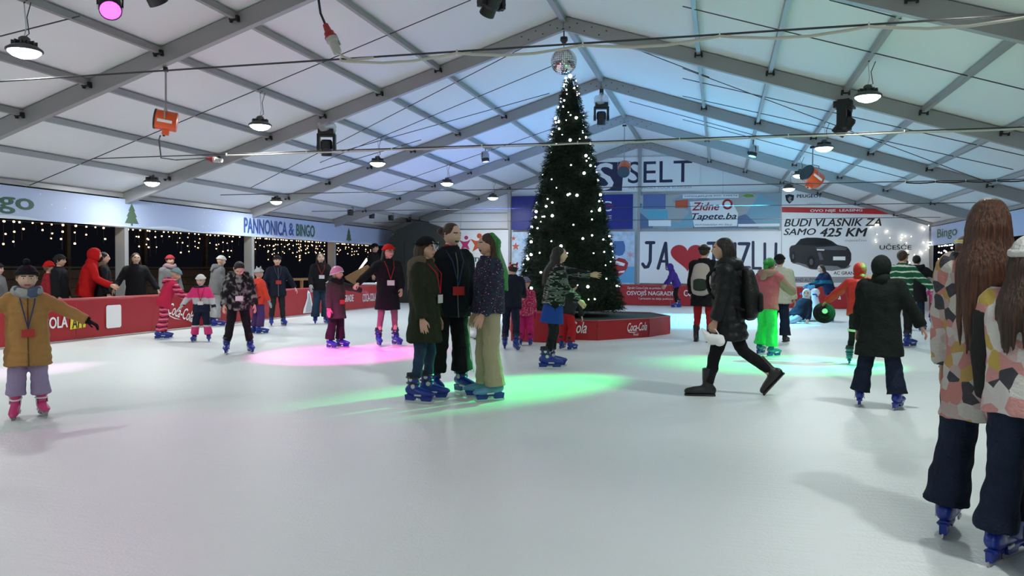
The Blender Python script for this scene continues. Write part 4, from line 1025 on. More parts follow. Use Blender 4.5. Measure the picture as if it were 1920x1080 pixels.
PEOPLE = 0
def person(label, u, vf, vt, face, lean=0, side=0, L=(0, 3, 4), Rl=(0, 3, 4), aL=(5, 10, 12), aR=(5, 10, 12), head=(0, 0), toe=(0, 0), kid=0,
           jacket=None, jlen=.06, bulk=1.0, flare=1.0, puff=0, sleeve=None, hood=None, hoodm=None, fur=False, pants=None, fit='normal', cuff=.95, skirt=None,
           feet='blue', hair=('short', 'brown'), hat=None, hands=('relaxed', 'relaxed'), glove=None, skin=0, at=None, badge=None, scarf=None, zipper=None, stripes=None, paint=None, glasses=False, extra=0, H=None, drop=0, voxel=None, mask=False):
    """u, vf: photo pixel of the ground between the feet; vt: photo row of the top; face: 0 towards the viewer, 90 to the viewer's right, 180 away"""
    global PEOPLE
    PEOPLE += 1
    g = V(at) if at is not None else ground(u, vf); g.z = 0
    d = V((-g.x, -g.y, 0)).normalized(); r = V((-d.y, d.x, 0)); fw = d*math.cos(rad(face))+r*math.sin(rad(face))
    rz = math.atan2(-fw.x, fw.y)
    dist = (g-CP).length
    vox = voxel or max(.0125, min(.022, dist*.0011))
    hipz, th, sh = (.50, .235, .225) if not kid else (.475, .222, .213)
    hh = .138 if not kid else .138+.030*kid; sk = feet != 'boot'
    def fk(H):
        ank = (.098 if sk else .05)*H
        J = {}
        up = RY(side) @ RX(-lean) @ V((0, 0, 1)); J['up'] = up
        P = V((0, 0, 0)); J['P'] = P
        for nm, s, lg in (('L', -1, L), ('R', 1, Rl)):
            hip = P+V((s*.052*H, 0, 0)); tdir = RY(-s*lg[1]) @ RX(lg[0]) @ V((0, 0, -1)); sdir = RY(-s*lg[1]) @ RX(lg[0]-lg[2]) @ V((0, 0, -1))
            kn = hip+tdir*th*H; an = kn+sdir*sh*H; J['hip'+nm], J['knee'+nm], J['ank'+nm], J['sd'+nm] = hip, kn, an, sdir
        zmin = min(J['ankL'].z, J['ankR'].z)-ank
        if drop: zmin = -drop*H
        off = V((-(J['ankL'].x+J['ankR'].x)/2, -(J['ankL'].y+J['ankR'].y)/2, -zmin)) if not drop else V((0, 0, drop*H))
        for k in list(J):
            if k[:2] not in ('sd', 'up'): J[k] = J[k]+off
        P = J['P']; sx = RY(side) @ V((1, 0, 0)); fy = sx.cross(up)*-1; J['sx'] = sx; J['fy'] = up.cross(sx)
        J['neck'] = P+up*.315*H
        Rh = RZ(-head[0]) @ RX(-head[1]-lean*.35); J['Rh'] = Rh
        J['head'] = P+up*(.335*H)+(up*.4+Rh @ V((0, 0, 1))*.6)*(hh*.5+.015)*H+Rh @ V((0, .012, 0))*H
        for nm, s, ar in (('L', -1, aL), ('R', 1, aR)):
            shd = P+up*.283*H+sx*s*.103*H*(.94 if kid else 1)
            M = RY(-s*ar[1]) @ RX(ar[0]); inn = ar[3] if len(ar) > 3 else 15
            ud = M @ V((0, 0, -1)); fd = M @ RZ(s*inn) @ RX(ar[2]) @ V((0, 0, -1)); el = shd+ud*.165*H; wr = el+fd*.148*H
            J['sh'+nm], J['el'+nm], J['wr'+nm], J['fd'+nm], J['hy'+nm] = shd, el, wr, fd, M @ RZ(s*inn) @ RX(ar[2]) @ V((0, 1, 0))
        J['top'] = J['head'].z+(hh*.5+extra)*H
        return J
    J1 = fk(1.0)
    if H is None: H = tall(g, vt)/J1['top']
    J = fk(H); hs = hh*H; up, sx, fy, P = J['up'], J['sx'], J['fy'], J['P']
    t = thing('person', label, 'person', tuple(g), rz)
    # ---- body
    b = MB(); ref = (0, 1, 0)
    def col(s, rx, ry, c=None, n=16, ax=None):
        c = P+up*s*H if c is None else c
        return [c+sx*rx*H*math.cos(2*math.pi*k/n)+fy*ry*H*math.sin(2*math.pi*k/n) for k in range(n)]
    b.rings([col(-.05, .05, .045), col(-.02, .082, .062), col(.06, .078, .055), col(.15, .082, .058), col(.24, .096, .058), col(.285, .085, .05), col(.31, .04, .04)])
    b.tube([P+up*.27*H, P+up*.32*H, J['head']-J['Rh'] @ V((0, .012, .10))*H*.4], [.040*H, .034*H, .034*H], 10)
    for nm in 'LR':
        p, q = cr([J['sh'+nm]*.9+P*.1+up*.02*H, J['sh'+nm], J['el'+nm], J['wr'+nm]], [.03*H, .033*H, .025*H, .018*H], 3); b.tube(p, q, 10, ref=ref)
        p, q = cr([J['hip'+nm]+V((0, 0, .01*H)), J['knee'+nm], J['ank'+nm]], [.046*H, .031*H, .022*H], 4); b.tube(p, q, 10, ref=ref)
    bb = from_mesh(remesh(b, .021, 2)); sm = mat('skin_%d' % skin, SKINS[skin], rough=.55, bump=.05, bscale=120)
    near = dist < 16
    Mh = Matrix.Translation(J['head']) @ J['Rh'].to_4x4() @ Matrix.Scale(hs, 4)
    bb.join(HEAD if near else HEAD_S, Mh)
    hp = {}
    for i, (nm, s) in enumerate((('L', -1), ('R', 1))):
        z = -J['fd'+nm]; y = J['hy'+nm]; x = y.cross(z).normalized(); y = z.cross(x)
        M = Matrix.Translation(J['wr'+nm]) @ Matrix((x, y, z)).transposed().to_4x4() @ Matrix.Diagonal((-s*-1*H/1.7, H/1.7, H/1.7, 1))
        hb = MB().join(HANDS[hands[i]], M)
        if s < 0: hb.f = [f[::-1] for f in hb.f]
        hp[nm] = J['wr'+nm]+J['fd'+nm]*.05*H
        if glove: 
            gm = MB().join(hb); c = hp[nm]; gm.v = [tuple(c+(V(p)-c)*1.14) for p in gm.v]
            gm.tube([J['wr'+nm]-J['fd'+nm]*.03*H, J['wr'+nm]+J['fd'+nm]*.01*H], [.030*H, .027*H], 10)
            obj('glove', gm.mesh('glove', [glove], True), None, t, False)
        else: bb.join(hb)
    bo = obj('body', bb.mesh('body', [sm, paint or M_lip, M_eyew, M_iris, hairm('dark' if hair[1] == 'dark' else 'brown')], True), None, t, False)
    # ---- trousers
    fits = {'slim': (.055, .040, .031, .031), 'normal': (.058, .046, .040, .040), 'wide': (.060, .054, .062, .069), 'snow': (.064, .058, .060, .066), 'tights': (.050, .036, .026, .026)}
    if pants:
        b = MB(); f = fits[fit]
        b.rings([col(-.055, .050, .050), col(-.03, .088, .070), col(.03, .090, .070), col(.08, .086, .066)])
        for nm in 'LR':
            e = J['knee'+nm]+(J['ank'+nm]-J['knee'+nm])*cuff-V((0, .008*H if cuff > .84 else 0, 0))
            p, q = cr([J['hip'+nm]+V((0, 0, .02*H)), (J['hip'+nm]+J['knee'+nm])/2, J['knee'+nm]+V((0, .004*H, 0)), (J['knee'+nm]+e)/2, e], [f[0]*H, (f[0]+f[1])/2*H, f[1]*H, (f[1]+f[2])/2*H, f[3]*H], 4)
            q = [a*(1+.035*math.sin(i*2.4+u)) for i, a in enumerate(q)]; b.tube(p, q, 12, ref=ref)
        po = obj('trousers', remesh(b, vox, 2, .022 if fit != 'tights' else .004), pants, t, False)
        if stripes:
            for nm, s in (('L', -1), ('R', 1)):
                for o_ in (-.014, .014):
                    p, q = cr([J['hip'+nm], J['knee'+nm], J['ank'+nm]+V((0, 0, .03*H))], [f[0]*H+.006, f[1]*H+.008, f[3]*H+.008], 5)
                    obj('side_stripe', MB().tube([a+V((s*c_, o_*H, 0)) for a, c_ in zip(p, q)], .006, 5), stripes, po, False)
    if skirt:
        b = MB(); b.rings([col(-.17, .118, .105), col(-.10, .112, .098), col(-.02, .104, .086), col(.07, .094, .074)])
        obj('shorts', remesh(b, vox, 2, .012), skirt, t, False)
    # ---- jacket
    if jacket:
        b = MB(); ring = []
        legm = ((J['kneeL']+J['kneeR'])/2-P); dn = (legm.normalized()*.7+V((0, 0, -.3))).normalized()
        prof = [(.335, .048, .048), (.318, .072, .056), (.298, .100, .064), (.265, .119, .076), (.20, .118, .084), (.13, .111, .082), (.05, .110, .084), (-.01, .113, .087)]
        for i, (s, rx, ry) in enumerate(prof): ring.append((P+up*s*H, rx*bulk, ry*bulk))
        if jlen > .02:
            for i in range(1, 6):
                s = jlen*i/5; ring.append((P-up*.01*H+dn*s*H, (.113+.045*(flare-.6)*s/.2)*bulk, (.087+.05*(flare-.6)*s/.2)*bulk))
        fine = []
        for i in range(len(ring)-1):
            for k in range(3):
                f_ = k/3; c = ring[i][0].lerp(ring[i+1][0], f_); fine.append((c, ring[i][1]+(ring[i+1][1]-ring[i][1])*f_, ring[i][2]+(ring[i+1][2]-ring[i][2])*f_))
        fine.append(ring[-1]); acc = 0; rr_ = []
        for i, (c, rx, ry) in enumerate(fine):
            if i: acc += (c-fine[i-1][0]).length
            k = 1+(puff*.11*(abs(math.sin(math.pi*acc/(.085*H/1.6)))-.4) if puff and acc > .06*H else 0)
            rr_.append(col(0, rx*k, ry*k, c))
        b.rings(rr_)
        sr = (.048, .047, .042, .038, .034)
        for nm, s in (('L', -1), ('R', 1)):
            wr = J['wr'+nm]-J['fd'+nm]*.005*H
            p, q = cr([J['sh'+nm]*.75+(P+up*.26*H)*.25, J['sh'+nm], (J['sh'+nm]+J['el'+nm])/2, J['el'+nm], wr], [a*H*bulk for a in sr], 5)
            if puff: q = [a*(1+puff*.13*(abs(math.sin(i*.9))-.4)) for i, a in enumerate(q)]
            b.tube(p, q, 12, ref=ref, rnd=False)
        if hood != 'up': b.tube([P+up*.315*H, P+up*.352*H], [(.056*H*bulk, .052*H*bulk), (.052*H*bulk, .050*H*bulk)], 14, ref=ref)
        jk = obj('jacket', remesh(b, vox, 2, .026), jacket, t, False)
        if sleeve:
            for nm in 'LR':
                b = MB(); p, q = cr([J['sh'+nm]+(J['el'+nm]-J['sh'+nm])*.15, (J['sh'+nm]+J['el'+nm])/2, J['el'+nm], J['wr'+nm]], [a*H*bulk*1.08 for a in (.048, .046, .042, .036)], 4)
                b.tube(p, q, 14, ref=ref); obj('sleeve', remesh(b, vox, 1, .01), sleeve, jk, False)
        if zipper:
            pts = [c+fy*(ry*H+.006) for c, rx, ry in fine[4:]]; obj('zipper', MB().tube(pts, .006, 5), zipper, jk, False, True)
        if hood == 'down':
            b = MB(); pts = [P+up*(.335-.02*math.cos(a))*H+sx*.078*H*math.sin(a)*bulk-fy*(.012+.055*math.cos(a))*H*bulk for a in [rad(x) for x in range(-120, 121, 20)]]
            b.tube(pts, [(.020*H+.014*H*math.cos(rad(x)*.7), .026*H+.020*H*math.cos(rad(x)*.7)) for x in range(-120, 121, 20)], 10, rnd=True)
            b.tube([P+up*.33*H-fy*.07*H*bulk, P+up*.25*H-fy*.095*H*bulk], [(.06*H, .028*H), (.035*H, .016*H)], 10, ref=ref, rnd=True)
            obj('hood', remesh(b, vox, 2, .03 if fur else .012), hoodm or jacket, jk, False)
        if hood == 'up':
            b = MB(); rows = []; Rh = J['Rh']
            for sc in (1.0, .90):
                row = []
                for i in range(12):
                    ph = rad(40+(178-40)*i/11)
                    row.append([J['head']+Rh @ V((.47*sc*math.sin(ph)*math.cos(a), -.06+.56*sc*math.cos(ph)+(.0 if sc == 1 else .0), .03+(.56 if math.sin(a) > 0 else .66)*sc*math.sin(ph)*math.sin(a)))*hs for a in [2*math.pi*k/20 for k in range(20)]])
                rows += row if sc == 1.0 else []
                if sc < 1: inner = row
            b.rings(rows[::-1]+inner, True)
            b.tube([P+up*.30*H-fy*.012*H, J['head']-J['Rh'] @ V((0, .10, .42))*hs], [(.070*H, .066*H), (.40*hs, .42*hs)], 14, ref=ref)
            obj('hood', setm(b.mesh('hood', [], True), hoodm or jacket), None, jk, False)
            if fur:
                ph = rad(40); pts = [J['head']+Rh @ V((.47*math.sin(ph)*math.cos(a), -.06+.56*math.cos(ph), .03+(.56 if math.sin(a) > 0 else .66)*math.sin(ph)*math.sin(a)))*hs for a in [2*math.pi*k/20 for k in range(21)]]
                obj('fur_trim', MB().tube(pts, .09*hs, 8), fur, jk, False, True)
    if scarf:
        slim = isinstance(scarf, tuple); rs_ = .5 if slim else 1.0; scarf = scarf[0] if slim else scarf
        pts = [P+up*(.338+.012*math.sin(3*a))*H+sx*(.040 if slim else .066*bulk)*H*math.cos(a)+fy*((.042 if slim else .062*bulk)*math.sin(a))*H for a in [2*math.pi*k/18 for k in range(19)]]
        b = MB().tube(pts, [(.026*H*rs_, .036*H*rs_)]*19, 10); obj('scarf', remesh(b, vox, 2, .02), scarf, t, False)
    # ---- badge on a lanyard
    if badge:
        ch = P+up*(.13 if badge[1] is None else badge[1])*H+fy*(.088*bulk*H+.018)
        ln = MB()
        for s in (-1, 1): ln.tube([P+up*.325*H+sx*s*.05*H+fy*.04*H, P+up*.26*H+sx*s*.038*H+fy*(.082*bulk*H+.014), ch+up*.035*H], .006, 5)
        lo = obj('lanyard', ln, badge[2] if len(badge) > 2 else M_navy, t, False)
        M = Matrix((sx, fy, up)).transposed(); w_, h_ = (.125, .085)
        obj('badge', MB().box(ch, (w_*H/1.6, .006, h_*H/1.6), M), badge[0], lo, False)
    # ---- feet
    for i, (nm, s) in enumerate((('L', -1), ('R', 1))):
        fs = H/1.68*(1.08 if not kid else 1.14); a = J['ank'+nm]; ah = .098*H if sk else .05*H
        yaw = -s*9+ (0 if not drop else 0); Rf = RZ(yaw) @ RX(-toe[i])
        loc = a+Rf @ V((0, .015*fs, -ah))
        M = Matrix.Translation(loc) @ Rf.to_4x4() @ Matrix.Scale(fs, 4)
        if sk:
            if feet not in SKATES: SKATES[feet] = skate_set(feet)
            k = None
            for nmx, me in SKATES[feet]:
                o = bpy.data.objects.new('ice_skate' if nmx == 'boot_shell' else nmx, me); C.objects.link(o)
                if k is None: k = o; o.parent = t; o.matrix_local = M
                else: o.parent = k
                if nmx in ('buckles', 'strap'): o['kind'] = 'stuff'
        else:
            o = bpy.data.objects.new('boot', BOOT); C.objects.link(o); o.parent = t; o.matrix_local = M
            q = bpy.data.objects.new('boot_sole', SOLE); C.objects.link(q); q.parent = o
    # ---- hair
    Rh, hc = J['Rh'], J['head']
    def hd(x, y, z): return hc+Rh @ V((x, y, z))*hs
    st, hcol = hair[0], hair[1]
    if st != 'none':
        b = MB(); b.ball(hd(0, -.07, .10), (.39*hs, .455*hs, .45*hs), 20, 14, rot=Rh)
        if st in ('long', 'longer', 'side'):
            ln = {'long': .17, 'longer': .25, 'side': .20}[st]
            hr = random.Random(int(u)+3); ns = 17
            for k in range(ns):
                a = rad(-90+180*k/(ns-1)+hr.uniform(-4, 4)); ca, sa = math.cos(a), math.sin(a); w_ = hr.uniform(.65, 1.15); l_ = ln*hr.uniform(.82, 1.1)
                p = [hd(.33*sa, -.08-.33*ca, .14), hd(.37*sa, -.10-.40*ca, -.12), hd(.40*sa, -.10-.42*ca, -.42),
                     P+up*.265*H+sx*(.076*sa)*H-fy*(.084*bulk*ca+.006)*H, P+up*(.30-l_)*H+sx*(.070*sa+hr.uniform(-.006, .006))*H-fy*(.092*bulk*ca+.008)*H]
                q, rr_ = cr(p, [.014*H, .0155*H*w_, .0145*H*w_, .0135*H*w_, .004*H], 4); b.tube(q, rr_, 7, rnd=True)
        elif st == 'bun':
            b.ball(hd(.26, -.44, .14), .17*hs, 12, 8)
        elif st == 'pony':
            q, rr_ = cr([hd(0, -.42, .25), hd(0, -.62, .1), hd(0, -.58, -.35), hd(0, -.5, -.75)], [.05*H*.5, .03*H, .026*H, .010*H], 4); b.tube(q, rr_, 8, rnd=True)
        obj('hair', remesh(b, max(.008, vox*.65), 1, .012), hairm(hcol), t, False)
        if len(hair) > 2:       # dyed locks on top
            b = MB()
            for k in range(7):
                a = rad(-75+150*k/6) if hair[2] != 'green' else rad(-58+66*k/6); ca, sa = math.cos(a), math.sin(a)
                p = [hd(.26*sa, .05-.3*ca, .50), hd(.44*sa, -.06-.47*ca, .15), hd(.47*sa, -.06-.50*ca, -.35), P+up*.25*H+sx*(.082*sa)*H-fy*(.108*ca+.004)*H, P+up*.13*H+sx*.08*sa*H-fy*(.118*ca+.004)*H]
                q, rr_ = cr(p, [.010*H, .018*H, .016*H, .014*H, .005*H], 5); b.tube(q, [x*.95 for x in rr_], 7, rnd=True)
            obj('dyed_locks', remesh(b, .011, 1, .015), hairm(hair[2]), t, False)
    # ---- headwear
    if hat:
        kind, hm = hat[0], hat[1]
        def shell(bot, rx, ry, top, cz=.06, cyy=-.03, n=24, m=9):
            rows = []
            for i in range(m+1):
                row = []
                for k in range(n):
                    a = 2*math.pi*k/n; zb = bot(a); f = i/m; ph = f*math.pi/2
                    row.append(hd(rx*math.cos(ph)*math.cos(a) if i < m else .02*math.cos(a), cyy+(ry*math.cos(ph)*math.sin(a) if i < m else .02*math.sin(a)), zb+(top-zb)*math.sin(ph)))
                rows.append(row)
            return rows
        if kind in ('beanie', 'pompom', 'ears', 'tall'):
            tp = {'beanie': .62, 'pompom': .62, 'ears': .60, 'tall': .72}[kind]
            bz = lambda a: .17+.05*math.sin(a)
            ho = obj('hat', MB().rings(shell(bz, .425, .495, tp)), hm, t, False, True)
            pts = [hd(.43*math.cos(a), -.03+.50*math.sin(a), bz(a)+.05) for a in [2*math.pi*k/24 for k in range(25)]]
            obj('hat_brim', MB().tube(pts, [(.045*hs, .085*hs)]*25, 8, ref=Rh @ V((0, 0, 1))), hat[2] if len(hat) > 2 else hm, ho, False, True)
            if kind == 'pompom':
                b = MB().ball(hd(0, -.04, tp+.11), .16*hs, 14, 10); obj('pompom', remesh(b, .012, 0, .03), hat[3] if len(hat) > 3 else hm, ho, False)
            if kind == 'ears':
                for s in (-1, 1): obj('hat_ear', MB().tube([hd(s*.26, -.03, .50), hd(s*.33, -.03, .70)], [.12*hs, .06*hs], 10, rnd=True), hm, ho, False, True)
        elif kind == 'helmet':
            bz = lambda a: .02+.20*max(0, math.sin(a))-.12*max(0, -math.sin(a))
            ho = obj('helmet', MB().rings(shell(bz, .46, .54, .64)), hm, t, False, True)
            pts = [hd(.465*math.cos(a), -.03+.545*math.sin(a), bz(a)) for a in [2*math.pi*k/24 for k in range(25)]]
            obj('helmet_rim', MB().tube(pts, .03*hs, 6), hat[2] if len(hat) > 2 else M_white, ho, False, True)
            obj('chin_strap', MB().tube([hd(.44, -.02, .02), hd(.33, .10, -.35), hd(0, .18, -.5), hd(-.33, .10, -.35), hd(-.44, -.02, .02)], .015*hs, 5), M_blk, ho, False)
        elif kind == 'cap':
            bz = lambda a: .20
            ho = obj('hat', MB().rings(shell(bz, .42, .49, .60)), hm, t, False, True)
            rows = [[hd(q*.60*math.cos(a), -.03+q*.66*math.sin(a), .21-.03*(q-.7)) for a in [2*math.pi*k/20 for k in range(20)]] for q in (.72, 1.0)]
            rows += [[p+(Rh @ V((0, 0, .035)))*hs for p in r_] for r_ in rows[::-1]]
            obj('hat_brim', MB().rings(rows+[rows[0]], False), hm, ho, False, True)
        elif kind == 'band':
            pts = [hd(.42*math.cos(a), -.04+.49*math.sin(a), .22) for a in [2*math.pi*k/24 for k in range(25)]]
            obj('headband', MB().tube(pts, [(.03*hs, .11*hs)]*25, 8, ref=Rh @ V((0, 0, 1))), hm, t, False, True)
    if mask:
        b = MB(); pts = [(-.30, .14), (-.36, .32), (-.16, .20), (0, .16), (.16, .20), (.36, .32), (.30, .14), (.22, -.06), (.08, -.05), (0, .02), (-.08, -.05), (-.22, -.06)]
        n = len(pts); b.add([hd(x, .50-.55*x*x+e, z) for e in (0, .03) for x, z in pts], [tuple(range(n)), tuple(range(2*n-1, n-1, -1))]+[(i, i+n, (i+1) % n+n, (i+1) % n) for i in range(n)])
        obj('face_mask', b, mat('silver_mask', (.70, .72, .80), rough=.2, metal=.8), t, False)
    if glasses:
        b = MB()
        for s in (-1, 1): b.tube([hd(s*.15+.10*math.cos(a), .44, .03+.075*math.sin(a)) for a in [2*math.pi*k/14 for k in range(15)]], .012*hs, 5)
        b.tube([hd(-.05, .45, .04), hd(.05, .45, .04)], .012*hs, 5)
        for s in (-1, 1): b.tube([hd(s*.25, .43, .04), hd(s*.38, 0, .03)], .010*hs, 5)
        obj('glasses', b, M_blk, t, False)
    wm = Matrix.Translation(g) @ Matrix.Rotation(rz, 4, 'Z')
    J['W'] = lambda p: wm @ p
    J['H'] = H; J['t'] = t; J['rz'] = rz; J['bulk'] = bulk; J['hp'] = hp
    return J

def backpack(J, label, m, m2, z0=.02, z1=.26, wd=.10, dp=.06, drop=0):
    """worn on the back of the person J, a thing of its own"""
    H, P, up, sx, fy, W = J['H'], J['P'], J['up'], J['sx'], J['fy'], J['W']
    k = .086*J['bulk']
    o = thing('backpack', label, 'backpack', tuple(W(P+up*z0*H-fy*k*H)))
    def loc(s, x, y): return W(P+up*s*H+sx*x*H-fy*(k+y)*H)
    b = MB().tube([loc(z0, 0, dp*.55), loc((z0+z1)/2, 0, dp*.62), loc(z1, 0, dp*.5)], [(wd*H, dp*H*.9), (wd*1.05*H, dp*H), (wd*.8*H, dp*H*.7)], 14, ref=W(fy)-W(V()), rnd=True)
    bo = obj('bag_body', remesh(b, .014, 3, .012), m, o)
    b = MB().tube([loc(z0+.02, 0, dp*1.5), loc(z0+.10, 0, dp*1.55)], [(wd*.7*H, dp*.4*H)]*2, 12, ref=W(fy)-W(V()), rnd=True)
    obj('front_pocket', remesh(b, .014, 2), m2, o)
    for s in (-1, 1):
        pts = [loc(z1-.02, s*.055, -.005), loc(.315, s*.065, -k), W(P+up*.26*H+sx*s*.075*H+fy*(k+.012)*H), W(P+up*.12*H+sx*s*.095*H+fy*(k*.8)*H), loc(z0+.02, s*.115, .0)]
        q, _ = cr(pts, [1]*5, 4); obj('shoulder_strap', MB().tube(q, .014*H/1.6, 6), m2, o, smooth=True)
    obj('top_loop', MB().tube([loc(z1+.01, -.02, .02), loc(z1+.045, 0, .02), loc(z1+.01, .02, .02)], .007, 5), m2, o)
    return o

c = cloth
K_black = c('black_cloth', (.010, .010, .013)); K_navy = c('navy_cloth', (.010, .013, .026)); K_dk = c('charcoal_cloth', (.022, .023, .024)); K_jeans = c('denim', (.022, .045, .085), var=.3); K_djeans = c('dark_denim', (.012, .020, .042), var=.3)
K_white = c('white_knit', (.62, .62, .60), bump=.8, bscale=40); K_grey = c('grey_cloth', (.16, .16, .165)); K_red = c('red_knit', (.60, .012, .014), bump=.8, bscale=40)
K_redbad = mat('red_badge', (.50, .03, .03), rough=.5); K_whbad = mat('white_badge', (.72, .66, .68), rough=.5)
K_fur = c('brown_fur', (.16, .12, .085), bump=1.0, bscale=90); K_tan = c('tan_quilt', (.44, .23, .075), rough=.6, bump=.3)
SKT = 'ice skates'
# -- beside and in front of the left boards
person('child in a tan puffer coat and black pompom beanie skating with spread arms', 54, 782, 482, 2, L=(3, 4, 6), Rl=(4, 3, 10), aL=(8, 62, 8), aR=(8, 60, 8), toe=(0, 14), kid=.75, jacket=K_tan, jlen=.155, bulk=1.16, flare=1.05, puff=.7,
       pants=c('lilac_cloth', (.36, .29, .46)), fit='snow', cuff=.72, feet='pink', hair=('short', 'fair'), hat=('pompom', K_black, K_black, K_black), glove=K_black, scarf=c('grey_plaid', (.3, .32, .33), pat=('cells', 14, [(0, (.34, .36, .36)), (.45, (.10, .13, .22)), (.65, (.42, .42, .40))])), badge=(K_redbad, .06, c('blue_lanyard', (.05, .07, .16))), skin=2, extra=.07, zipper=c('brown_zip', (.16, .08, .03)))
K_pst = c('pink_stripe', (.6, .05, .12), pat=('stripe', 11, [(0, (.55, .03, .10)), (.35, (.72, .30, .36)), (.55, (.55, .03, .10)), (.8, (.03, .01, .02))]))
person('child in a pink striped snowsuit and grey-teal hat bending towards a smaller child', 303, 636, 497, 100, lean=20, L=(4, 3, 8), Rl=(-6, 3, 6), aL=(42, 10, 10), aR=(38, 8, 12), head=(0, 18), kid=.6, jacket=c('crimson_cloth', (.52, .02, .07)), sleeve=K_pst, jlen=.07, bulk=1.15, hood='down', hoodm=K_pst, pants=K_pst, fit='snow', cuff=.95, hair=('none', 'brown'), hat=('beanie', c('teal_knit', (.16, .24, .27))), glove=c('crimson_cloth', (.52, .02, .07)), extra=.06)
K_pn = c('pink_navy', (.7, .05, .2), pat=('stripe', 1.0, [(0, (.012, .016, .04)), (.5, (.012, .016, .04)), (.70, (.50, .50, .50)), (.82, (.72, .04, .19))]))
K_pnl = c('pink_navy_legs', (.02, .02, .05), pat=('stripe', 1.0, [(0, (.70, .05, .20)), (.30, (.55, .50, .52)), (.33, (.012, .016, .04))]))
person('small child in a pink and navy snowsuit with a white knit hat', 378, 641, 509, -8, L=(2, 7, 4), Rl=(2, 7, 4), aL=(8, 22, 15), aR=(12, 38, 8), head=(14, 12), kid=.9, jacket=K_pn, jlen=.05, bulk=1.15, pants=K_pnl, fit='snow', cuff=.92, hair=('none', 'fair'), hat=('beanie', K_white), glove=c('white_glove', (.5, .5, .52)), badge=(K_whbad, .08, c('red_lanyard', (.45, .02, .03))), skin=2, extra=.06, hands=('mitten', 'mitten'))
person('skater in a dark grey jacket and white knit hat behind the small pink child', 402, 612, 474, 110, lean=10, aL=(15, 12, 20), jacket=K_grey, jlen=.08, bulk=1.12, hood='down', pants=c('pale_grey_cloth', (.33, .34, .34)), fit='wide', cuff=.85, hair=('none', 'brown'), hat=('beanie', K_white), head=(0, 10), extra=.05)
K_cam = c('grey_camo', (.1, .1, .1), pat=('blotch', 14, [(0, (.012, .012, .014)), (.45, (.05, .046, .046)), (.62, (.17, .16, .16)), (.85, (.28, .27, .26))]))
person('skater in a dark camouflage jacket with bowed head and a white badge', 447, 662, 488, 4, lean=12, L=(4, 9, 10), Rl=(2, 9, 6), aL=(6, 16, 30), aR=(6, 16, 30), head=(0, 38), jacket=K_cam, jlen=.03, bulk=1.15, puff=.4, hood='down', hoodm=K_cam, pants=K_black, fit='normal', cuff=.80, hair=('short', 'dark'), badge=(K_whbad, .10, K_black), kid=.25, extra=.02)
J = person('child in a red jacket and grey eared hat with purple trousers', 483, 626, 492, 125, aL=(10, 12, 10), aR=(10, 18, 5), kid=.6, jacket=c('orange_red_cloth', (.60, .05, .03)), jlen=.05, bulk=1.12, pants=c('purple_cloth', (.07, .03, .13)), fit='snow', cuff=.92, hair=('none', 'brown'), hat=('ears', c('pale_grey_knit', (.40, .40, .42), bump=.8)), glove=c('grey_mitten', (.35, .37, .38)), hands=('mitten', 'mitten'), extra=.10)
backpack(J, 'shiny maroon backpack on the child in the red jacket', c('maroon_nylon', (.11, .02, .05), rough=.4), c('maroon_nylon2', (.07, .015, .03)))
person('skater in a long navy coat and dark beanie with arms held out', 520, 611, 474, 10, aL=(6, 30, 4), aR=(4, 24, 8), L=(0, 5, 4), Rl=(2, 4, 6), jacket=K_navy, jlen=.10, bulk=1.14, flare=1.0, zipper=K_grey, pants=K_dk, fit='normal', cuff=.85, hair=('short', 'brown'), hat=('beanie', K_dk), scarf=(c('red_scarf', (.35, .02, .03)), 1), badge=(K_redbad, .10), skin=2, extra=.05)
person('long-haired girl in a dark jacket and blue jeans by the bottle board', 601, 607, 475, 8, aL=(20, 10, 45, 30), aR=(10, 14, 25), jacket=K_black, jlen=.05, bulk=1.08, pants=K_jeans, fit='wide', cuff=.97, hair=('long', 'brown'), glove=c('white_glove', (.5, .5, .52)), badge=(K_whbad, .14, c('red_lanyard', (.45, .02, .03))), skin=2)
K_olbr = c('olive_brown_cloth', (.050, .043, .036))
Jh = person('small girl in a pink helmet and brown-olive coat with pink mittens', 629, 652, 493, 42, aL=(10, 76, 8), aR=(4, 14, 10), L=(0, 5, 3), Rl=(0, 5, 3), head=(-28, 0), kid=.9, jacket=K_olbr, jlen=.135, bulk=1.18, flare=1.0, pants=c('plum_black', (.022, .012, .02)), fit='wide', cuff=.93, hair=('none', 'brown'), hat=('helmet', mat('pink_helmet', (.68, .22, .42), rough=.3)), glove=c('pink_mitten', (.68, .18, .25)), hands=('mitten', 'mitten'), scarf=K_black, badge=(K_redbad, .07, K_olbr), extra=.06)
person('woman in red knit beanie and long black coat holding hands with the small girl', 726, 648, 451, 18, aR=(12, 52, 6), aL=(14, 12, 42, 35), L=(0, 5, 3), Rl=(0, 5, 3), head=(-20, 0), jacket=K_black, jlen=.17, bulk=1.06, flare=1.05, pants=c('mauve_tights', (.26, .12, .15)), fit='tights', cuff=.9, hair=('long', 'dark'), hat=('beanie', K_red), glasses=True, badge=(K_whbad, .10, c('red_lanyard', (.45, .02, .03))), extra=.05, hands=('relaxed', 'grip'))
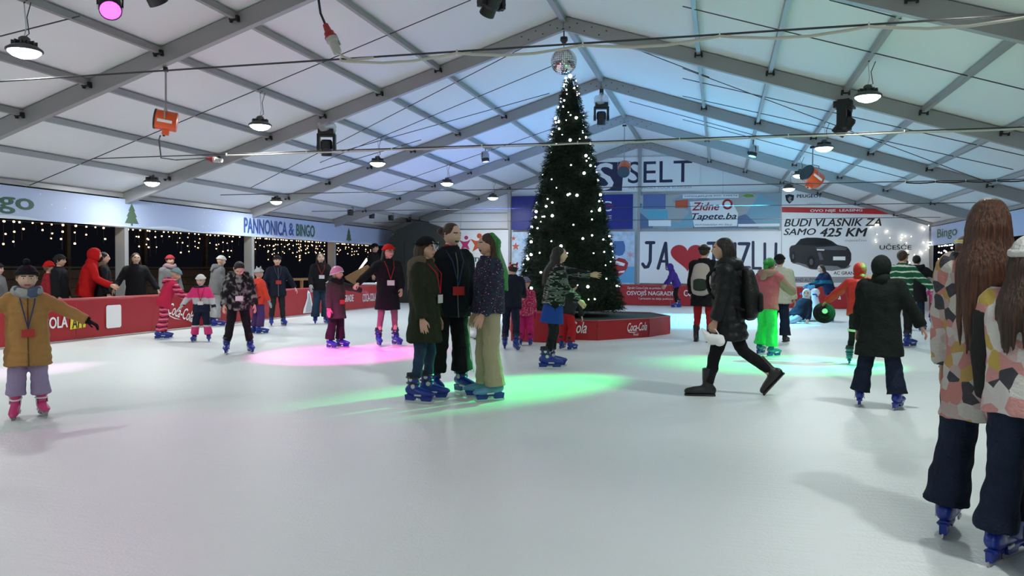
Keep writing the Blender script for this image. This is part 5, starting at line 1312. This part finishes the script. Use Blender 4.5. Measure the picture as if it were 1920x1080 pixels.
# -- the three talking skaters
K_olive = c('olive_parka', (.022, .028, .014))
person('skater in an olive parka with fur hood, black hat and silver cat mask', 791, 752, 434, 68, aL=(4, 8, 8), aR=(3, 8, 10), L=(2, 3, 4), Rl=(-2, 3, 4), jacket=K_olive, jlen=.165, bulk=1.10, flare=1.05, hood='down', fur=True, hoodm=K_fur, pants=K_jeans, fit='slim', cuff=.72, hair=('long', 'brown'), hat=('cap', K_black), badge=(K_whbad, .10, c('red_lanyard', (.45, .02, .03))), mask=True, extra=.04)
K_tall = c('black_navy_cloth', (.008, .011, .016))
person('tall skater with hair bun and painted face, dark jacket and striped track trousers', 841, 738, 420, 28, aL=(6, 10, 14), aR=(2, 10, 10), L=(3, 4, 4), Rl=(-2, 4, 4), head=(-16, 4), jacket=K_tall, jlen=.07, bulk=1.16, zipper=K_grey, pants=K_black, fit='wide', cuff=.80, hair=('bun', 'brown'), paint=mat('black_lips', (.02, .012, .012), rough=.4), badge=(K_redbad, .08, c('blue_lanyard', (.05, .07, .16))), stripes=mat('white_stripe', (.6, .6, .6), rough=.7), scarf=(c('red_scarf', (.35, .02, .03)), 1), skin=2)
K_flo = c('dark_floral', (.03, .02, .05), pat=('dots', 34, [(0, (.34, .30, .42)), (.20, (.030, .018, .045)), (.62, (.020, .045, .065))]))
person('girl with green dyed hair in a dark floral jacket and beige cargo trousers', 917, 748, 439, -72, aL=(8, 6, 16, 20), aR=(4, 8, 12), L=(0, 3, 3), Rl=(2, 3, 4), head=(-4, 0), jacket=K_flo, jlen=.02, bulk=1.14, puff=.4, pants=c('beige_cargo', (.42, .37, .24)), fit='wide', cuff=1.02, feet='light', hair=('long', 'brown', 'green'), paint=mat('black_lips', (.02, .012, .012)))
# -- around the tree
person('skater in a dark navy jacket bent over with a red and white jester hat', 957, 656, 480, 170, lean=16, L=(8, 3, 12), Rl=(-8, 4, 10), toe=(0, 22), aR=(30, 8, 40), aL=(30, 8, 40), head=(0, 20), jacket=K_navy, jlen=.06, bulk=1.12, pants=K_djeans, fit='normal', cuff=.8, hair=('short', 'dark'), hat=('ears', c('jester_knit', (.5, .03, .04), pat=('cells', 16, [(0, (.5, .03, .04)), (.6, (.65, .62, .6)), (.8, (.02, .02, .02))]))), extra=.10)
person('small child in pink patterned jacket, pink trousers and striped beanie', 985, 648, 514, 178, kid=.9, jacket=c('pink_pattern', (.5, .04, .14), pat=('blotch', 22, [(0, (.46, .02, .10)), (.5, (.70, .34, .42)), (.6, (.46, .02, .10))])), jlen=.06, bulk=1.12, pants=c('hot_pink_cloth', (.55, .02, .16)), fit='snow', cuff=.97, hair=('none', 'brown'), hat=('beanie', c('striped_knit', (.1, .08, .16), pat=('stripe', 30, [(0, (.07, .05, .14)), (.5, (.36, .34, .42))]))), glove=c('hot_pink_cloth', (.55, .02, .16)), extra=.06, hands=('mitten', 'mitten'))
K_cam2 = c('black_white_camo', (.1, .1, .1), pat=('flat', 13, [(0, (.012, .013, .014)), (.50, (.26, .27, .27)), (.62, (.015, .016, .017)), (.78, (.12, .13, .13))]))
person('skater in a black and white camouflage jacket and blue shorts pointing past the tree', 1030, 690, 463, 98, lean=6, L=(4, 3, 8), Rl=(-4, 3, 8), aL=(82, 4, 4), aR=(20, 8, 30), head=(0, -2), jacket=K_cam2, jlen=.02, bulk=1.16, skirt=c('royal_blue_cloth', (.015, .05, .30)), pants=K_black, fit='slim', cuff=.75, hair=('long', 'dark'), hands=('open', 'relaxed'))
person('person in a dark jacket and red trousers behind the blue shorts skater', 1062, 656, 520, 150, lean=25, L=(10, 4, 20), Rl=(5, 4, 15), aL=(30, 10, 30), jacket=K_dk, jlen=.03, bulk=1.1, kid=.4, pants=c('red_trousers', (.40, .015, .02)), fit='snow', cuff=.9, hair=('short', 'dark'), hat=('beanie', K_black), extra=.05)
# -- middle and right
person('child in a violet hooded jacket and black trousers gliding below the heart banner', 1270, 577, 490, -80, lean=22, L=(12, 3, 22), Rl=(2, 3, 16), aL=(20, 10, 20), aR=(22, 12, 15), head=(0, 12), kid=.5, jacket=c('violet_cloth', (.06, .03, .22)), jlen=.05, bulk=1.1, hood='up', pants=K_black, fit='normal', cuff=.85, hair=('none', 'dark'), extra=.06)
J = person('woman in a long black coat and red trousers walking away with a pale backpack', 1318, 641, 459, 168, aL=(5, 10, 20), aR=(8, 12, 25), L=(4, 3, 4), Rl=(-2, 3, 4), jacket=K_black, jlen=.13, bulk=1.12, flare=1.05, pants=c('red_trousers', (.40, .015, .02)), fit='slim', cuff=.7, feet='boot', hair=('short', 'brown'), hat=('band', K_dk))
backpack(J, 'pale pink backpack with a dark pocket on the woman in the long black coat', c('pale_pink_bag', (.48, .38, .36), rough=.5), c('bag_dark', (.03, .04, .035)))
J = person('dark-haired woman in a black puffer coat striding in black boots', 1386, 742, 447, -90, lean=4, L=(18, 2, 4), Rl=(-24, 2, 26), toe=(0, 50), aL=(6, 6, 10), aR=(-4, 8, 12), jacket=c('black_puffer', (.012, .013, .014), rough=.45, bump=.3, bscale=14), jlen=.135, bulk=1.14, puff=.9, hood='down', pants=K_black, fit='slim', cuff=.86, feet='boot', hair=('long', 'dark'), hands=('grip', 'relaxed'), skin=1)
backpack(J, 'black backpack on the striding woman in the black puffer', c('black_nylon', (.012, .014, .013), rough=.4), K_black)
wp = J['W'](J['hp']['L'])
o = thing('white_mask', 'white face mask dangling from the hand of the striding woman', 'mask', tuple(wp))
b = MB().ball(wp+V((.02, -.02, -.10)), (.09, .05, .06), 14, 10).ball(wp+V((-.05, -.02, -.08)), (.05, .04, .04), 10, 8).ball(wp+V((.07, -.02, -.13)), (.05, .045, .05), 10, 8); obj('mask_shell', remesh(b, .010, 1, .05), M_white, o)
obj('mask_ear', MB().tube([wp+V((-.06, -.02, -.06)), wp+V((-.11, -.02, .0))], [.035, .012], 8, rnd=True), M_white, o); obj('mask_strap', MB().tube([wp+V((.08, -.02, -.08)), wp+V((.03, -.02, .0)), wp+V((0, 0, .01))], .006, 5), M_white, o)
person('skater in a pink jacket with green hair and bright green trousers seen from behind', 1436, 668, 484, 150, lean=8, L=(16, 5, 22), Rl=(0, 4, 4), aL=(25, 10, 30), aR=(52, 16, 14), jacket=c('rose_cloth', (.48, .10, .14)), sleeve=c('dusty_pink_cloth', (.34, .19, .17)), jlen=.05, bulk=1.12, hood='down', hoodm=c('dusty_pink_cloth', (.34, .19, .17)), pants=c('neon_green_cloth', (.03, .62, .12), rough=.6), fit='snow', cuff=.95, hair=('pony', 'green'), feet='teal')
person('person in a cream puffer jacket and black beanie behind the pink jacket skater', 1459, 640, 470, 172, aL=(5, 12, 10), aR=(5, 12, 10), jacket=c('cream_puffer', (.52, .50, .40), rough=.6), jlen=.06, bulk=1.2, puff=.8, pants=K_djeans, fit='wide', cuff=.9, feet='boot', hair=('short', 'dark'), hat=('beanie', K_black), extra=.05)
person('boy in a white hood and navy jacket sprawled on the ice against a skating aid', 1496, 606, 535, -48, lean=-28, L=(72, 8, 12), Rl=(60, 10, 20), aL=(10, 18, 15), aR=(30, 16, 20), head=(-42, 12), drop=.10, H=1.55, kid=.3, jacket=K_navy, jlen=.02, bulk=1.15, hood='up', hoodm=K_white, pants=c('pale_blue_grey', (.34, .38, .46)), fit='normal', cuff=.9, feet='boot', hair=('none', 'dark'))
person('long-haired girl in a teal and navy jacket and blue mittens leaning on a skating aid', 1556, 602, 497, -62, lean=24, L=(18, 8, 24), Rl=(-8, 12, 6), aL=(34, 8, 40), aR=(36, 8, 40), jacket=c('navy_teal', (.012, .02, .07), pat=('stripe', .9, [(0, (.012, .02, .07)), (.92, (.01, .16, .24))])), jlen=.03, bulk=1.1, skirt=c('dark_red_cloth', (.30, .02, .03)), pants=K_black, fit='slim', cuff=.8, hair=('longer', 'brown'), glove=c('sky_mitten', (.10, .38, .62)), hands=('mitten', 'mitten'))
J = person('skater in a red hooded jacket and black leggings with a pale knee band', 1611, 684, 484, 172, lean=20, side=-6, L=(2, 6, 6), Rl=(10, 4, 20), aL=(14, 52, 12), aR=(20, 12, 25), jacket=c('red_shell', (.50, .025, .02), rough=.45), jlen=.04, bulk=1.18, hood='up', pants=K_black, fit='slim', cuff=.75, feet='teal', hair=('none', 'dark'), hands=('grip', 'relaxed'), extra=.05)
H_ = J['H']; kp = J['hipL'].lerp(J['kneeL'], .86)
obj('knee_band', MB().tube([kp, kp+(J['kneeL']-J['hipL']).normalized()*.03], [.052*H_, .051*H_], 14), mat('pale_band', (.55, .62, .45), rough=.5), J['t'], False)
wp = J['W'](J['hp']['L'])
o = thing('round_hat', 'black brimmed hat held by the red jacket skater', 'hat', tuple(wp))
obj('hat_crown', MB().lathe([(0, .075), (.08, .07), (.105, .0)], 20, c=wp+V((0, -.03, -.13)), rot=RX(70)), K_black, o, smooth=True)
obj('hat_brim', MB().lathe([(.10, 0), (.16, -.01), (.16, -.022), (.10, -.012)], 24, c=wp+V((0, -.03, -.13)), rot=RX(70)), K_black, o, smooth=True)
obj('hat_emblem', MB().lathe([(0, .08), (.04, .08), (.04, .075)], 16, c=wp+V((0, -.03, -.13)), rot=RX(70)), mat('pale_emblem', (.5, .6, .5), rough=.5), o)
person('skater in a long dark green-black hooded coat and flared jeans seen from behind', 1646, 764, 467, 172, L=(2, 9, 4), Rl=(0, 8, 4), aL=(5, 10, 8), aR=(4, 30, 8), jacket=c('green_black_coat', (.010, .015, .013)), jlen=.185, bulk=1.16, flare=1.25, hood='up', pants=K_djeans, fit='wide', cuff=.97, hair=('none', 'dark'), extra=.05)
K_gst = c('green_stripe', (.02, .12, .06), pat=('stripe', 9.5, [(0, (.010, .085, .042)), (.76, (.55, .58, .52))]))
Jg = person('person in a green sweater with white stripes reaching out a hand', 1688, 650, 470, 152, aR=(8, 46, 6), aL=(5, 10, 15), L=(3, 5, 5), Rl=(0, 5, 5), jacket=K_gst, jlen=.03, bulk=1.08, pants=K_black, fit='normal', cuff=.85, hair=('short', 'brown'), hands=('relaxed', 'grip'))
person('person in long black coat stretching an arm towards the pink child', 1716, 620, 479, 165, aR=(20, 58, 10), aL=(5, 12, 10), jacket=K_black, jlen=.14, bulk=1.15, flare=1.1, hood='down', pants=K_djeans, fit='normal', cuff=.8, hair=('short', 'dark'), L=(3, 4, 4), Rl=(0, 4, 4))
person('small child in a pink patterned jacket and purple trousers near the far boards', 1755, 606, 519, 176, kid=.9, L=(0, 7, 4), Rl=(0, 7, 4), aL=(4, 40, 5), aR=(5, 14, 10), jacket=c('magenta_pattern', (.5, .04, .2), pat=('blotch', 18, [(0, (.48, .02, .16)), (.5, (.62, .28, .42)), (.62, (.40, .02, .14))])), jlen=.05, bulk=1.14, pants=c('dark_purple_cloth', (.06, .02, .12)), fit='snow', cuff=.9, hair=('none', 'dark'), hat=('beanie', c('magenta_knit', (.4, .05, .2))), extra=.05)
gt = ground(1805, 706)
person('person in tan jacket and striped headband holding hands with the green sweater person', 1808, 700, 444, -150, at=tuple(gt), aR=(10, 48, 6), aL=(5, 10, 15), jacket=c('tan_jacket', (.26, .18, .10)), jlen=.05, bulk=1.06, pants=K_dk, fit='normal', cuff=.85, hair=('long', 'auburn'), hat=('band', c('band_knit', (.5, .4, .3), pat=('stripe', 18, [(0, (.5, .5, .5)), (.5, (.55, .36, .10))]))), hands=('relaxed', 'grip'))
K_pat = c('pastel_pattern', (.5, .4, .38), pat=('cells', 17, [(0, (.46, .36, .34)), (.22, (.50, .22, .20)), (.40, (.52, .50, .46)), (.62, (.46, .30, .10)), (.74, (.06, .06, .07)), (.88, (.55, .42, .40))]))
K_pat2 = c('bright_pattern', (.6, .5, .48), pat=('cells', 15, [(0, (.66, .62, .60)), (.3, (.62, .30, .28)), (.5, (.68, .66, .62)), (.68, (.56, .40, .10)), (.78, (.07, .07, .08)), (.88, (.64, .46, .44))]))
person('brown-haired girl in a long pastel patterned coat and flared dark jeans', 1836, 1020, 374, 165, L=(4, 7, 4), Rl=(-2, 5, 4), aL=(6, 8, 12), aR=(6, 8, 12), jacket=K_pat, jlen=.165, bulk=1.04, flare=.9, pants=K_djeans, fit='wide', cuff=.97, hair=('longer', 'auburn'), voxel=.011, skin=1)
person('person in a bright patterned jacket with dark sleeves and a white pompom hat', 1915, 1072, 388, 155, L=(2, 4, 4), Rl=(-2, 4, 4), aL=(2, 8, 14), aR=(6, 10, 12), jacket=K_pat2, sleeve=K_dk, jlen=.05, bulk=1.12, pants=K_djeans, fit='wide', cuff=.95, hair=('long', 'brown'), hat=('pompom', K_white, K_white, c('cream_pompom', (.62, .60, .50), bump=1)), scarf=(c('red_scarf', (.35, .02, .03)), 1), voxel=.011, extra=.10)
# -- spectators behind the left boards
def behind(label, u, vt, x, **k):
    p = atx(u, 520, x); g_ = V((p.x, p.y, 0)); person(label, u, 600, vt, at=tuple(g_), feet='boot', **k)
behind('spectator in a grey jacket at the near end of the boards', -8, 487, -11.9, face=60, jacket=K_grey, jlen=.06, bulk=1.1, pants=K_black, hair=('short', 'dark'), hat=('beanie', K_black), extra=.05)
behind('spectator in a red pointed hat and red top behind the tan coat child', 88, 476, -12.2, face=90, jacket=c('dark_red_cloth', (.30, .02, .03)), jlen=.06, bulk=1.05, pants=K_black, hair=('short', 'fair'), hat=('tall', K_red), extra=.12)
behind('man in a dark cap and dark coat watching from behind the boards', 108, 471, -12.0, face=70, jacket=K_black, jlen=.1, bulk=1.15, pants=K_black, hair=('short', 'dark'), hat=('beanie', K_dk), extra=.05, skin=1)
behind('spectator in a bright red hooded top bending over the boards', 156, 456, -11.9, face=85, lean=14, jacket=c('bright_red_cloth', (.48, .008, .010)), jlen=.06, bulk=1.12, hood='up', aL=(25, 10, 40), aR=(25, 10, 40), pants=K_black, hair=('none', 'dark'), extra=.06)
behind('spectator in a black jacket with a light fur collar next to the red hood', 190, 473, -11.75, face=90, jacket=K_black, jlen=.06, bulk=1.12, hood='down', fur=True, hoodm=K_fur, pants=K_black, hair=('short', 'dark'))
behind('smiling long-haired woman in a black sweater leaning on the boards with spread arms', 254, 479, -11.75, face=12, aL=(8, 30, 10), aR=(8, 34, 8), jacket=K_black, jlen=.05, bulk=1.1, pants=K_black, hair=('long', 'brown'), skin=2, H=1.62)
behind('spectator in a red beanie and grey coat behind the pink striped child', 317, 473, -12.0, face=30, jacket=K_grey, jlen=.1, bulk=1.1, pants=K_black, hair=('short', 'brown'), hat=('beanie', c('dull_red_knit', (.32, .03, .035))), scarf=c('mauve_scarf', (.30, .2, .22)), extra=.05)
behind('dark figure standing beyond the boards next to the red beanie woman', 700, 452, -12.3, face=60, jacket=K_black, jlen=.1, bulk=1.15, pants=K_black, hair=('short', 'dark'), hat=('beanie', K_black), extra=.05)
bpy.data.scenes.remove(TS)
